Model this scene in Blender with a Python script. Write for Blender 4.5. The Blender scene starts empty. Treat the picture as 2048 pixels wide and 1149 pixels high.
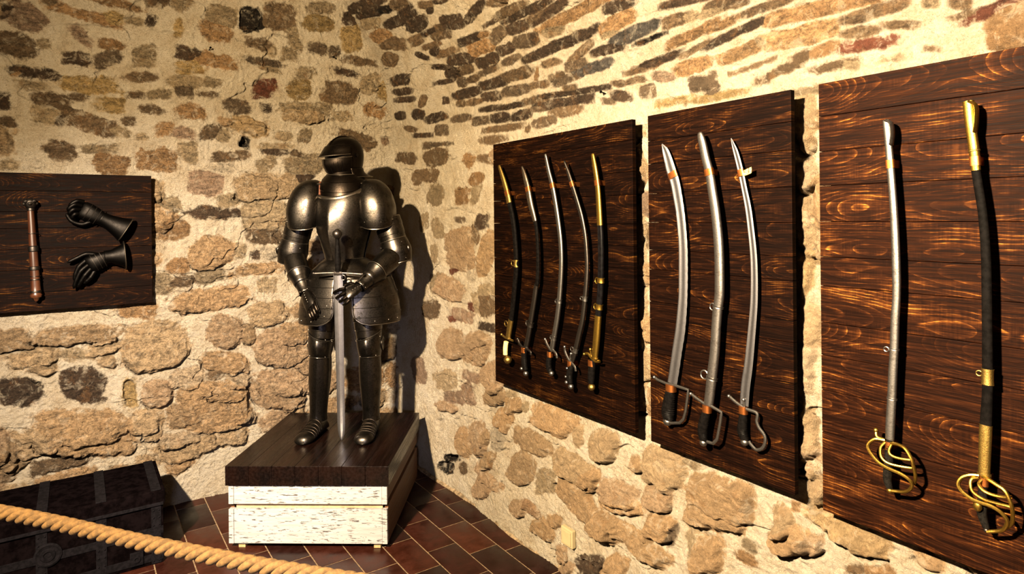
import bpy, bmesh, math, random
import numpy as np
from mathutils import Vector, Matrix, Quaternion

PI = math.pi
scene = bpy.context.scene
COL = scene.collection
random.seed(7)

# ------------------------------------------------------------------ room (metres)
# X runs towards the wall of sabres, Y towards the end wall behind the armour
WALL_X = 1.85
BACK_Y = 4.15
LEFT_X = -1.15
SPRING = 2.15          # the barrel vault springs here
VAULT_R = 1.50
VAULT_X = WALL_X - VAULT_R


# ------------------------------------------------------------------ helpers
def link(o, parent=None):
    COL.objects.link(o)
    if parent is not None:
        o.parent = parent
    return o


def empty(name, loc=(0, 0, 0), rotz=0.0):
    o = bpy.data.objects.new(name, None)
    o.empty_display_size = 0.05
    o.location = loc
    o.rotation_euler = (0, 0, rotz)
    return link(o)


def tag(o, label, cat, group=None):
    o['label'] = label
    o['category'] = cat
    if group:
        o['group'] = group
    return o


def shade(me, smooth=True):
    me.polygons.foreach_set('use_smooth', [smooth] * len(me.polygons))


def mesh_obj(name, verts, faces, mat, parent=None, smooth=True):
    me = bpy.data.meshes.new(name)
    me.from_pydata([tuple(v) for v in verts], [], faces)
    me.validate()
    me.update()
    if smooth:
        shade(me)
    if mat is not None:
        me.materials.append(mat)
    return link(bpy.data.objects.new(name, me), parent)


def bm_obj(name, bm, mat, parent=None, smooth=True):
    bmesh.ops.recalc_face_normals(bm, faces=bm.faces)
    me = bpy.data.meshes.new(name)
    bm.to_mesh(me)
    bm.free()
    if smooth:
        shade(me)
        try:
            me.set_sharp_from_angle(angle=math.radians(38))
        except Exception:
            pass
    if mat is not None:
        me.materials.append(mat)
    return link(bpy.data.objects.new(name, me), parent)


def add_box(bm, lo, hi, bevel=0.0, M=None):
    """axis box between two corners, bevelled, optionally transformed"""
    lo, hi = Vector(lo), Vector(hi)
    r = bmesh.ops.create_cube(bm, size=1.0)
    vs = r['verts']
    for v in vs:
        v.co = Vector((lo[i] + (v.co[i] + .5) * (hi[i] - lo[i]) for i in range(3)))
    if bevel > 0:
        es = list({e for v in vs for e in v.link_edges})
        rb = bmesh.ops.bevel(bm, geom=es, offset=bevel, segments=2, affect='EDGES', profile=.6)
        vs = list({v for f in rb['faces'] for v in f.verts} | {v for v in vs if v.is_valid})
    if M is not None:
        bmesh.ops.transform(bm, matrix=M, verts=vs)
    return vs


def frames(pts, up=None):
    """moving frames (tangent, side, normal) along a polyline"""
    pts = [Vector(p) for p in pts]
    out = []
    n0 = None
    for i, p in enumerate(pts):
        a = pts[max(i - 1, 0)]
        b = pts[min(i + 1, len(pts) - 1)]
        t = (b - a)
        if t.length < 1e-9:
            t = Vector((0, 0, 1))
        t.normalize()
        if up is not None:
            s = t.cross(Vector(up))
            if s.length < 1e-6:
                s = t.orthogonal()
            s.normalize()
            n = s.cross(t)
        else:
            if n0 is None:
                n = t.orthogonal().normalized()
            else:
                n = (n0 - t * n0.dot(t))
                if n.length < 1e-6:
                    n = t.orthogonal()
                n.normalize()
            s = t.cross(n)
        n0 = n
        out.append((t, s, n))
    return out


def add_sweep(bm, pts, rad, seg=12, up=None, caps=True, power=2.0, closed=False):
    """tube along pts; rad = number or list of numbers / (side, normal) pairs"""
    fr = frames(pts, up)
    rings = []
    n = len(pts)
    for i, p in enumerate(pts):
        r = rad[i] if isinstance(rad, (list, tuple)) else rad
        ra, rb = r if isinstance(r, (tuple, list)) else (r, r)
        t, s, nn = fr[i]
        ring = []
        for k in range(seg):
            a = 2 * PI * k / seg
            c, d = math.cos(a), math.sin(a)
            if power != 2.0:
                c = math.copysign(abs(c) ** (2 / power), c)
                d = math.copysign(abs(d) ** (2 / power), d)
            ring.append(bm.verts.new(Vector(p) + s * (ra * c) + nn * (rb * d)))
        rings.append(ring)
    m = n if closed else n - 1
    for i in range(m):
        A, B = rings[i], rings[(i + 1) % n]
        for k in range(seg):
            bm.faces.new((A[k], A[(k + 1) % seg], B[(k + 1) % seg], B[k]))
    if caps and not closed:
        bm.faces.new(list(reversed(rings[0])))
        bm.faces.new(rings[-1])
    return rings


def add_loft(bm, rings, close_u=True, cap0=False, cap1=False):
    """skin a list of equally long point rings"""
    vr = [[bm.verts.new(Vector(p)) for p in r] for r in rings]
    n = len(vr[0])
    for i in range(len(vr) - 1):
        A, B = vr[i], vr[i + 1]
        for k in range(n if close_u else n - 1):
            j = (k + 1) % n
            bm.faces.new((A[k], A[j], B[j], B[k]))
    if cap0:
        bm.faces.new(list(reversed(vr[0])))
    if cap1:
        bm.faces.new(vr[-1])
    return vr


def add_lathe(bm, prof, seg=24, M=None):
    """surface of revolution about z; prof = [(r, z)...]"""
    rings = []
    for r, z in prof:
        rings.append([Vector((max(r, 1e-5) * math.cos(2 * PI * k / seg), max(r, 1e-5) * math.sin(2 * PI * k / seg), z)) for k in range(seg)])
    if M is not None:
        rings = [[M @ p for p in r] for r in rings]
    return add_loft(bm, rings, True, True, True)


def add_ball(bm, c, r, seg=10, scale=(1, 1, 1), M=None):
    rr = bmesh.ops.create_uvsphere(bm, u_segments=seg, v_segments=max(6, seg * 2 // 3), radius=r)
    for v in rr['verts']:
        v.co = Vector((v.co.x * scale[0], v.co.y * scale[1], v.co.z * scale[2]))
        if M is not None:
            v.co = M @ v.co
        v.co += Vector(c)
    return rr['verts']


def solidify(o, t, offset=-1.0):
    m = o.modifiers.new('thickness', 'SOLIDIFY')
    m.thickness = t
    m.offset = offset
    return o


def subsurf(o, lv=1):
    m = o.modifiers.new('subdivision', 'SUBSURF')
    m.levels = lv
    m.render_levels = lv
    return o


def catmull(pts, n=8):
    """smooth a polyline (any dimension) through its points"""
    P = [np.array(p, float) for p in pts]
    P = [2 * P[0] - P[1]] + P + [2 * P[-1] - P[-2]]
    out = []
    for i in range(1, len(P) - 2):
        for k in range(n):
            t = k / n
            a, b, c, d = P[i - 1], P[i], P[i + 1], P[i + 2]
            out.append(.5 * (2 * b + (c - a) * t + (2 * a - 5 * b + 4 * c - d) * t * t + (3 * b - a - 3 * c + d) * t ** 3))
    out.append(P[-2])
    return out


def interp(x, xs, ys):
    return float(np.interp(x, xs, ys))


# ------------------------------------------------------------------ materials
def new_mat(name):
    m = bpy.data.materials.new(name)
    m.use_nodes = True
    nt = m.node_tree
    b = nt.nodes['Principled BSDF']
    return m, nt, b


def N(nt, kind, **kw):
    n = nt.nodes.new(kind)
    for k, v in kw.items():
        if k in n.inputs.keys():
            n.inputs[k].default_value = v
        else:
            setattr(n, k, v)
    return n


def noise(nt, vec, scale, detail=4.0, rough=.55, dist=0.0):
    n = nt.nodes.new('ShaderNodeTexNoise')
    n.inputs['Scale'].default_value = scale
    n.inputs['Detail'].default_value = detail
    n.inputs['Roughness'].default_value = rough
    n.inputs['Distortion'].default_value = dist
    if vec is not None:
        nt.links.new(vec, n.inputs['Vector'])
    return n.outputs['Fac']


def math_n(nt, op, a, b=None, c=None, clamp=False):
    n = nt.nodes.new('ShaderNodeMath')
    n.operation = op
    n.use_clamp = clamp
    for i, v in enumerate((a, b, c)):
        if v is None:
            continue
        if isinstance(v, (int, float)):
            n.inputs[i].default_value = v
        else:
            nt.links.new(v, n.inputs[i])
    return n.outputs[0]


def remap(nt, v, a, b, c=0.0, d=1.0, smooth=True):
    n = nt.nodes.new('ShaderNodeMapRange')
    n.interpolation_type = 'SMOOTHSTEP' if smooth else 'LINEAR'
    nt.links.new(v, n.inputs['Value'])
    for i, x in zip(('From Min', 'From Max', 'To Min', 'To Max'), (a, b, c, d)):
        n.inputs[i].default_value = x
    return n.outputs['Result']


def mix_c(nt, fac, a, b, mode='MIX'):
    n = nt.nodes.new('ShaderNodeMix')
    n.data_type = 'RGBA'
    n.blend_type = mode
    ins = [n.inputs[0], n.inputs[6], n.inputs[7]]
    for s, v in zip(ins, (fac, a, b)):
        if isinstance(v, (int, float)):
            s.default_value = v
        elif isinstance(v, (tuple, list)):
            s.default_value = (v[0], v[1], v[2], 1)
        else:
            nt.links.new(v, s)
    return n.outputs[2]


def ramp(nt, v, stops):
    n = nt.nodes.new('ShaderNodeValToRGB')
    e = n.color_ramp.elements
    e[0].position, e[0].color = stops[0][0], (*stops[0][1], 1)
    e[1].position, e[1].color = stops[1][0], (*stops[1][1], 1)
    for p, c in stops[2:]:
        x = e.new(p)
        x.color = (*c, 1)
    nt.links.new(v, n.inputs[0])
    return n.outputs[0]


def bump(nt, b, h, strength=.5, dist=.01, prev=None):
    n = nt.nodes.new('ShaderNodeBump')
    n.inputs['Strength'].default_value = strength
    n.inputs['Distance'].default_value = dist
    nt.links.new(h, n.inputs['Height'])
    if prev is not None:
        nt.links.new(prev, n.inputs['Normal'])
    if b is not None:
        nt.links.new(n.outputs[0], b.inputs['Normal'])
    return n.outputs[0]


def objco(nt, generated=False):
    t = nt.nodes.new('ShaderNodeTexCoord')
    return t.outputs['Generated' if generated else 'Object']


def mapped(nt, vec, scale=(1, 1, 1), loc=(0, 0, 0), rot=(0, 0, 0)):
    m = nt.nodes.new('ShaderNodeMapping')
    m.inputs['Scale'].default_value = scale
    m.inputs['Location'].default_value = loc
    m.inputs['Rotation'].default_value = rot
    nt.links.new(vec, m.inputs['Vector'])
    return m.outputs[0]


def attr(nt, name):
    a = nt.nodes.new('ShaderNodeAttribute')
    a.attribute_name = name
    return a


def mat_masonry(name, rag, smr, mot=1.0):
    m, nt, b = new_mat(name)
    L = nt.links
    P = objco(nt)
    sd = attr(nt, 'edge').outputs['Fac']
    sc = attr(nt, 'stone').outputs['Color']
    n1 = noise(nt, P, 34, 6, .66)
    n2 = noise(nt, P, 150, 4, .62)
    n3 = noise(nt, P, 9, 5, .6)
    # ragged, partly smeared edge between lime mortar and stone
    e = math_n(nt, 'MULTIPLY_ADD', n1, .062 * rag, sd)
    e = math_n(nt, 'MULTIPLY_ADD', n2, .026 * rag, e)
    mid = .044 * rag - .003
    mask = remap(nt, e, mid - .003 - .007 * rag, mid + .003 + .007 * rag)
    smear = remap(nt, noise(nt, P, 19, 7, .72, .8), .52, .66, 0, smr)
    depth = remap(nt, sd, .0, .045, 1.0, .42)
    mask = math_n(nt, 'MULTIPLY', mask, math_n(nt, 'SUBTRACT', 1.0, math_n(nt, 'MULTIPLY', smear, depth)))
    mort = ramp(nt, math_n(nt, 'MULTIPLY_ADD', n2, .45, math_n(nt, 'MULTIPLY', n3, .55)),
                [(.28, (.31, .225, .138)), (.42, (.52, .43, .305)), (.54, (.60, .52, .40)), (.72, (.65, .585, .485))])
    dirt = remap(nt, noise(nt, P, 6, 8, .74, .4), .55, .76, 0, .60)
    mort = mix_c(nt, dirt, mort, (.225, .150, .074))
    blot = remap(nt, noise(nt, P, 27, 7, .76, .9), .56, .70, 0, .50)
    mort = mix_c(nt, blot, mort, (.30, .21, .112))
    # stone: its own colour with veins, freckles and lime bloom
    v1 = noise(nt, mapped(nt, P, (1, 1, 2.2)), 22, 8, .76, .6)
    v2 = noise(nt, P, 120, 5, .72)
    k = math_n(nt, 'MULTIPLY_ADD', v2, .55, math_n(nt, 'MULTIPLY', v1, .95))
    gain = remap(nt, k, .60, .92, 1.02 - .70 * mot, 1.10 + .50 * mot, False)
    st = nt.nodes.new('ShaderNodeVectorMath')
    st.operation = 'SCALE'
    L.new(sc, st.inputs[0])
    L.new(gain, st.inputs['Scale'])
    bloom = remap(nt, noise(nt, P, 48, 7, .78, .4), .55, .72, 0, .50)
    stc = mix_c(nt, bloom, st.outputs[0], (.32, .255, .165))
    rust = remap(nt, noise(nt, P, 15, 6, .68), .54, .72, 0, .45)
    stc = mix_c(nt, rust, stc, (.24, .115, .040))
    c = mix_c(nt, mask, mort, stc)
    pit = math_n(nt, 'MULTIPLY', remap(nt, noise(nt, P, 130, 5, .7, .5), .575, .64), remap(nt, noise(nt, P, 13, 4, .6), .40, .62))
    c = mix_c(nt, math_n(nt, 'MULTIPLY', pit, .25 + .47 * mot), c, (.085, .050, .022))
    tone = nt.nodes.new('ShaderNodeVectorMath')
    tone.operation = 'SCALE'
    L.new(c, tone.inputs[0])
    tone.inputs['Scale'].default_value = .66
    L.new(tone.outputs[0], b.inputs['Base Color'])
    b.inputs['Roughness'].default_value = .95
    b.inputs['Specular IOR Level'].default_value = .12
    hA = noise(nt, P, 42, 8, .74, .7)
    hR = math_n(nt, 'ABSOLUTE', math_n(nt, 'MULTIPLY_ADD', noise(nt, P, 75, 5, .66, .9), 2.0, -1.0))
    hB = noise(nt, P, 210, 5, .72)
    x = bump(nt, None, hA, 1.0, .018 + .030 * mot)
    x = bump(nt, None, hR, 1.0, .018, x)
    x = bump(nt, None, hB, 1.0, .015, x)
    bump(nt, b, mask, .5, .006, x)
    return m


def mat_wood_board(name, stain):
    """scorched, brushed softwood: dark stain with golden grain lines; the stain differs from board to board"""
    m, nt, b = new_mat(name)
    L = nt.links
    off = attr(nt, 'plank').outputs['Fac']
    G = attr(nt, 'grain').outputs['Vector']
    sep = nt.nodes.new('ShaderNodeSeparateXYZ')
    L.new(G, sep.inputs[0])
    x, zz = sep.outputs[0], sep.outputs[2]
    seed = math_n(nt, 'MULTIPLY', off, 37.0)
    cv = nt.nodes.new('ShaderNodeCombineXYZ')
    L.new(math_n(nt, 'ADD', x, seed), cv.inputs[0])
    L.new(seed, cv.inputs[1])
    L.new(math_n(nt, 'MULTIPLY', zz, 3.5), cv.inputs[2])
    wob = noise(nt, cv.outputs[0], 4.5, 4, .55)
    cv2 = nt.nodes.new('ShaderNodeCombineXYZ')
    L.new(math_n(nt, 'ADD', x, seed), cv2.inputs[0])
    L.new(seed, cv2.inputs[1])
    slow = noise(nt, cv2.outputs[0], 1.5, 2, .5)
    # distance from the pith line gives long cathedral arches
    dep = math_n(nt, 'MULTIPLY_ADD', slow, .20, -.050)
    zc = math_n(nt, 'MULTIPLY_ADD', math_n(nt, 'SUBTRACT', wob, .5), .030, zz)
    zc = math_n(nt, 'ADD', zc, math_n(nt, 'MULTIPLY', math_n(nt, 'SUBTRACT', math_n(nt, 'FRACT', math_n(nt, 'MULTIPLY', off, 13.7)), .5), .09))
    r = math_n(nt, 'SQRT', math_n(nt, 'ADD', math_n(nt, 'MULTIPLY', zc, zc), math_n(nt, 'MULTIPLY', dep, dep)))
    fr = math_n(nt, 'FRACT', math_n(nt, 'MULTIPLY', r, 165.0))
    line = math_n(nt, 'MULTIPLY', math_n(nt, 'POWER', fr, 5.0), .62)                       # sharp on one side, soft on the other
    line = math_n(nt, 'MULTIPLY', line, remap(nt, fr, .93, 1.0, 1.0, .0))
    fib = noise(nt, mapped(nt, G, (7, 7, 300)), 1.0, 5, .7)
    saw = noise(nt, mapped(nt, G, (150, 4, 7)), 1.0, 3, .6)
    patch = noise(nt, mapped(nt, cv.outputs[0], (1.3, 1, 1.3)), 5.0, 5, .65)
    lum = math_n(nt, 'MULTIPLY', line, remap(nt, patch, .38, .68, .10, 1.15))
    lum = math_n(nt, 'MULTIPLY', lum, remap(nt, fib, .30, .62, .35, 1.25))
    lum = math_n(nt, 'MULTIPLY_ADD', remap(nt, patch, .46, .80), .34, lum)
    streak = noise(nt, mapped(nt, G, (2.6, 3, 105)), 1.0, 5, .7, .3)
    lum = math_n(nt, 'MULTIPLY_ADD', math_n(nt, 'SUBTRACT', fib, .46), .85, lum)
    lum = math_n(nt, 'MULTIPLY_ADD', math_n(nt, 'SUBTRACT', streak, .48), .75, lum)
    lum = math_n(nt, 'MULTIPLY_ADD', math_n(nt, 'SUBTRACT', saw, .5), math_n(nt, 'MULTIPLY', remap(nt, patch, .4, .6), .35), lum)
    a = stain
    c = ramp(nt, lum, [(.0, (.0040 * a, .0011 * a, .0004 * a)), (.20, (.016 * a, .0044 * a, .0013 * a)), (.46, (.054 * a, .0165 * a, .0036 * a)),
                       (.72, (.19 * a, .070 * a, .0115 * a)), (1.0, (.38 * a, .175 * a, .032 * a))])
    L.new(c, b.inputs['Base Color'])
    L.new(remap(nt, fib, .3, .7, .50, .72), b.inputs['Roughness'])
    b.inputs['Specular IOR Level'].default_value = .02
    h = math_n(nt, 'MULTIPLY_ADD', fib, .6, line)
    bump(nt, b, h, .35, .0012)
    return m


def mat_metal(name, col, rough=.35, dark=(.1, .09, .08), scale=30, spots=.5, bumpk=.12, rr=.18, metallic=1.0):
    m, nt, b = new_mat(name)
    P = objco(nt)
    n1 = noise(nt, P, scale, 6, .65)
    n2 = noise(nt, P, scale * 6, 4, .6)
    f = math_n(nt, 'MULTIPLY', remap(nt, math_n(nt, 'MULTIPLY_ADD', n2, .4, math_n(nt, 'MULTIPLY', n1, .6)), .43, .66), spots)
    nt.links.new(mix_c(nt, f, col, dark), b.inputs['Base Color'])
    b.inputs['Metallic'].default_value = metallic
    nt.links.new(math_n(nt, 'MULTIPLY_ADD', n1, rr, rough - rr * .5), b.inputs['Roughness'])
    bump(nt, b, n2, bumpk, .002)
    return m


def mat_plain(name, col, rough=.6, var=.25, scale=40, spec=.3, bumpk=.1, bd=.002):
    m, nt, b = new_mat(name)
    P = objco(nt)
    n1 = noise(nt, P, scale, 5, .6)
    d = tuple(c * (1 - var) for c in col)
    l = tuple(min(1, c * (1 + var)) for c in col)
    nt.links.new(mix_c(nt, remap(nt, n1, .35, .65), d, l), b.inputs['Base Color'])
    b.inputs['Roughness'].default_value = rough
    b.inputs['Specular IOR Level'].default_value = spec
    if bumpk:
        bump(nt, b, n1, bumpk, bd)
    return m


def mat_tiles():
    m, nt, b = new_mat('glazed_clay_tiles')
    P = objco(nt)
    t = attr(nt, 'tile').outputs['Fac']
    base = ramp(nt, t, [(0, (.0058, .0016, .0011)), (.35, (.0135, .0031, .0017)), (.75, (.0200, .0049, .0023)), (1, (.036, .0155, .0055))])
    n1 = noise(nt, P, 14, 5, .65)
    n2 = noise(nt, P, 120, 3, .6)
    k = remap(nt, math_n(nt, 'MULTIPLY_ADD', n2, .3, math_n(nt, 'MULTIPLY', n1, .7)), .35, .7, .5, 1.5, False)
    s = nt.nodes.new('ShaderNodeVectorMath')
    s.operation = 'SCALE'
    nt.links.new(base, s.inputs[0])
    nt.links.new(k, s.inputs['Scale'])
    nt.links.new(s.outputs[0], b.inputs['Base Color'])
    nt.links.new(remap(nt, n1, .3, .7, .28, .5), b.inputs['Roughness'])
    b.inputs['Specular IOR Level'].default_value = .22
    bump(nt, b, n1, .12, .004)
    return m


def mat_travertine():
    m, nt, b = new_mat('travertine')
    P = objco(nt)
    w = noise(nt, mapped(nt, P, (5, 5, 60)), 1.0, 6, .68)
    pits = noise(nt, mapped(nt, P, (26, 26, 150)), 1.0, 4, .6)
    pm = math_n(nt, 'MULTIPLY', remap(nt, pits, .55, .60), remap(nt, w, .40, .54))
    c = ramp(nt, w, [(.25, (.135, .124, .120)), (.5, (.185, .177, .175)), (.75, (.21, .206, .21))])
    nt.links.new(mix_c(nt, pm, c, (.03, .026, .025)), b.inputs['Base Color'])
    b.inputs['Roughness'].default_value = .55
    bump(nt, b, math_n(nt, 'SUBTRACT', 1.0, pm), .6, .003)
    return m


def mat_wood(name, dark, light, axis=0, scale=1.0, rough=.4, spec=.4, lines=34):
    """plain sawn timber with straight grain along the given local axis"""
    m, nt, b = new_mat(name)
    P = objco(nt)
    sc = [70 * scale] * 3
    sc[axis] = 2.5 * scale
    n1 = noise(nt, mapped(nt, P, tuple(sc)), 1.0, 5, .65)
    sc2 = [9 * scale] * 3
    sc2[axis] = 1.2 * scale
    n2 = noise(nt, mapped(nt, P, tuple(sc2)), 1.0, 3, .5)
    k = math_n(nt, 'MULTIPLY_ADD', n2, .55, math_n(nt, 'MULTIPLY', n1, .45))
    nt.links.new(mix_c(nt, remap(nt, k, .38, .62), dark, light), b.inputs['Base Color'])
    nt.links.new(remap(nt, n1, .3, .7, rough - .06, rough + .1), b.inputs['Roughness'])
    b.inputs['Specular IOR Level'].default_value = spec
    bump(nt, b, n1, .12, .0012)
    return m


M_MASON = mat_masonry('rubble_masonry', .72, .70)
M_VAULT = mat_masonry('slab_vault_masonry', .26, .38)
M_FIELD = mat_masonry('fieldstone_masonry', .46, .62, .42)
M_BOARDS = [mat_wood_board('scorched_wood_%s' % n, k) for n, k in (('red', .18), ('brown', .29), ('golden', .66), ('black', .21))]
M_TILE = mat_tiles()
M_GROUT = mat_plain('tile_grout', (.105, .070, .038), .9, .35, 60)
M_TRAV = mat_travertine()
M_TOP = mat_wood('dark_stained_oak', (.0009, .0005, .00045), (.0034, .0012, .0007), axis=1, rough=.25, spec=.22)
M_SIDE = mat_wood('brown_side_board', (.036, .0145, .005), (.078, .032, .0115), axis=1, rough=.5, spec=.25)
M_PALE = mat_wood('pale_pine', (.21, .13, .057), (.28, .19, .09), axis=2, rough=.5)
M_BATTEN = mat_wood('batten_pine', (.03, .012, .006), (.07, .03, .012), axis=2, rough=.6)

STONES_BACK = '''-203,2716,75,-38,-21,-53,p,3 -264,2754,43,17,3,-24,d,3 -245,2565,83,-3,-7,-56,b,3 -139,2591,25,4,0,-21,t,3 -104,2816,24,-6,-4,-15,b,3 65,2775,142,-18,-5,-24,o,3 181,2774,50,3,-3,-33,y,3 
279,2782,37,-1,-3,-17,t,3 361,2799,18,-5,-8,-25,d,3 178,2871,111,-12,-4,-19,o,3 402,2916,54,10,0,-28,b,3 528,2925,56,21,5,-33,t,3 32,2658,43,-38,-14,-23,p,3 501,2776,18,5,3,-42,y,3 
5,2527,73,-3,-5,-40,d,3 156,2553,60,34,11,-34,g,3 171,2628,50,-3,-4,-25,o,3 336,2616,53,7,0,-45,t,3 325,2553,43,6,0,-22,t,3 -181,2433,93,-5,-3,-23,d,3 -234,2427,28,0,-1,-15,o,3 
79,2400,111,1,-3,-40,y,3 306,2462,72,8,0,-28,b,3 -182,2364,48,-3,-2,-18,t,3 -87,2291,66,-11,-6,-36,b,3 11,2324,30,0,-1,-16,b,3 -303,2275,24,2,0,-35,d,3 163,2290,64,-1,-3,-41,y,3 
541,2627,48,-13,-13,-40,d,3 566,2561,68,9,0,-41,y,3 539,2466,88,10,0,-35,t,3 528,2413,40,-4,-6,-35,g,3 407,2383,59,6,0,-28,t,3 290,2363,33,3,0,-17,b,3 743,2881,93,16,-1,-65,t,3 
715,2793,84,-40,-28,-56,o,3 906,2896,72,12,-1,-76,k,-20 1077,2944,101,-1,-13,-76,b,3 1167,2821,34,21,33,-69,t,3 1135,2709,43,6,0,-38,t,3 1320,2941,90,7,-5,-55,y,3 1341,3041,78,14,0,-39,t,3 
956,2749,72,-3,-6,-37,b,3 1032,2720,24,3,0,-31,t,3 1553,2873,68,22,13,-77,y,3 1547,3005,41,0,-8,-41,d,3 1325,2774,60,-2,-7,-39,g,3 1429,2769,33,5,0,-33,g,3 985,2639,103,-10,-4,-20,g,3 
1025,2601,46,-7,-4,-15,t,3 1628,2723,104,-4,-5,-27,b,3 1502,2641,79,-10,-6,-23,d,3 697,2608,124,4,-4,-42,o,3 595,2629,41,-2,-4,-23,d,3 995,2487,71,1,-5,-50,r,3 970,2441,47,5,0,-25,r,3 
1207,2491,75,8,-1,-70,y,3 1240,2596,69,20,6,-37,t,3 1461,2491,120,2,-7,-73,b,3 1689,2576,68,45,32,-49,t,3 1790,2552,51,5,-1,-62,y,3 821,2351,66,-6,-6,-36,g,3 996,2351,30,3,0,-28,d,3 
679,2476,43,5,0,-26,t,3 657,2403,43,0,-1,-15,b,3 1240,2367,190,17,0,-45,t,3 -126,2209,62,-2,-4,-47,t,3 -71,2192,24,-9,-9,-30,d,3 60,2192,112,-25,-9,-45,b,3 194,2153,50,-7,-3,-22,t,3 
255,2210,28,2,0,-22,b,3 -284,2161,28,2,0,-25,b,3 362,2285,48,-4,-3,-22,b,3 569,2289,72,-8,-7,-40,o,3 425,2181,54,15,5,-33,o,3 521,2164,56,-7,-6,-34,p,3 307,2128,24,2,0,-17,t,3 
-55,2031,75,-12,-9,-57,b,3 102,2045,72,4,0,-22,t,3 156,1966,81,-14,-8,-54,o,3 394,1998,99,4,-1,-62,o,3 545,2045,47,2,-1,-58,t,3 -278,1944,36,1,0,-20,t,3 647,1868,84,-11,-8,-61,p,3 
911,2221,108,-8,-7,-52,y,22 753,2248,33,3,0,-21,o,10 863,2130,31,-4,-7,-42,k,-60 671,2174,56,26,12,-38,b,3 736,2161,38,2,0,-36,t,3 1087,2184,48,-1,-3,-28,t,3 1038,2084,75,0,-1,-20,d,3 
1038,2112,78,4,0,-19,t,3 773,2038,99,19,4,-29,b,3 1190,2070,37,-5,-3,-19,b,3 1236,2193,38,2,0,-38,t,3 1220,2338,157,13,-1,-57,t,8 1580,2195,115,-38,-16,-38,b,3 1709,2393,74,-19,-15,-40,o,3 
1486,2341,73,-7,-6,-33,t,3 1214,1906,57,1,0,-29,d,3 990,1999,46,29,17,-31,t,3 1234,2008,113,14,4,-57,t,3 1014,1852,196,3,-1,-80,t,8 759,1776,55,0,0,-24,t,3 1786,2188,22,1,0,-27,p,3 
734,1971,71,-4,-2,-24,l,3 699,1693,124,-10,-2,-32,d,3 770,1767,57,23,11,-34,t,3 438,1743,65,0,0,-40,t,3 447,1601,85,-2,-1,-62,o,3 991,1547,94,-11,-4,-43,b,3 675,1455,122,19,14,-93,o,10 
828,1449,34,-1,0,-42,t,3 922,1427,26,-1,0,-27,d,3 1007,1429,59,-3,0,-37,l,3 485,1377,49,12,8,-34,o,3 485,1286,86,8,3,-28,b,3 668,1315,73,17,8,-35,t,3 925,1335,139,0,1,-37,o,8 
1012,1343,57,13,9,-36,o,8 999,1239,59,-4,0,-49,t,3 993,1682,142,-1,-1,-98,t,6 680,1172,203,14,8,-65,o,10 998,1053,111,10,11,-71,t,14 746,970,104,-21,-9,-97,p,18 874,938,40,-5,0,-48,b,12 
744,780,107,-40,-11,-51,o,12 1074,834,151,-5,9,-125,p,18 1103,611,182,-12,6,-82,p,16 683,712,43,2,4,-30,b,3 531,724,76,3,8,-52,l,14 815,662,62,-10,0,-36,l,12 694,634,87,-14,0,-35,o,3 
-277,1038,75,-4,2,-56,b,8 16,1029,166,-9,2,-50,b,10 371,926,158,19,23,-135,t,18 -194,936,93,4,4,-39,t,14 -14,927,48,-6,0,-37,t,3 106,943,74,13,6,-29,t,16 137,869,32,-4,0,-32,t,12 
-150,868,50,-7,0,-31,t,12 -247,771,88,-15,-1,-66,d,3 29,762,100,-27,-7,-86,d,3 279,1142,90,-18,-3,-38,o,3 242,678,28,-2,5,-72,y,-20 372,651,77,3,10,-74,p,22 683,528,187,-5,17,-149,o,30 
720,604,98,-16,0,-47,o,8 1035,545,159,-56,-18,-95,p,20 857,424,57,-5,3,-37,l,25 523,310,174,14,15,-70,t,22 773,339,87,-1,10,-67,t,18 362,468,37,-23,-26,-74,t,10 1020,375,81,24,22,-55,p,16 
39,492,220,-54,-4,-119,O,26 -306,442,45,-26,-11,-46,g,26 -307,352,35,-8,0,-35,p,10 -238,529,36,-7,0,-30,t,14'''
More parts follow.
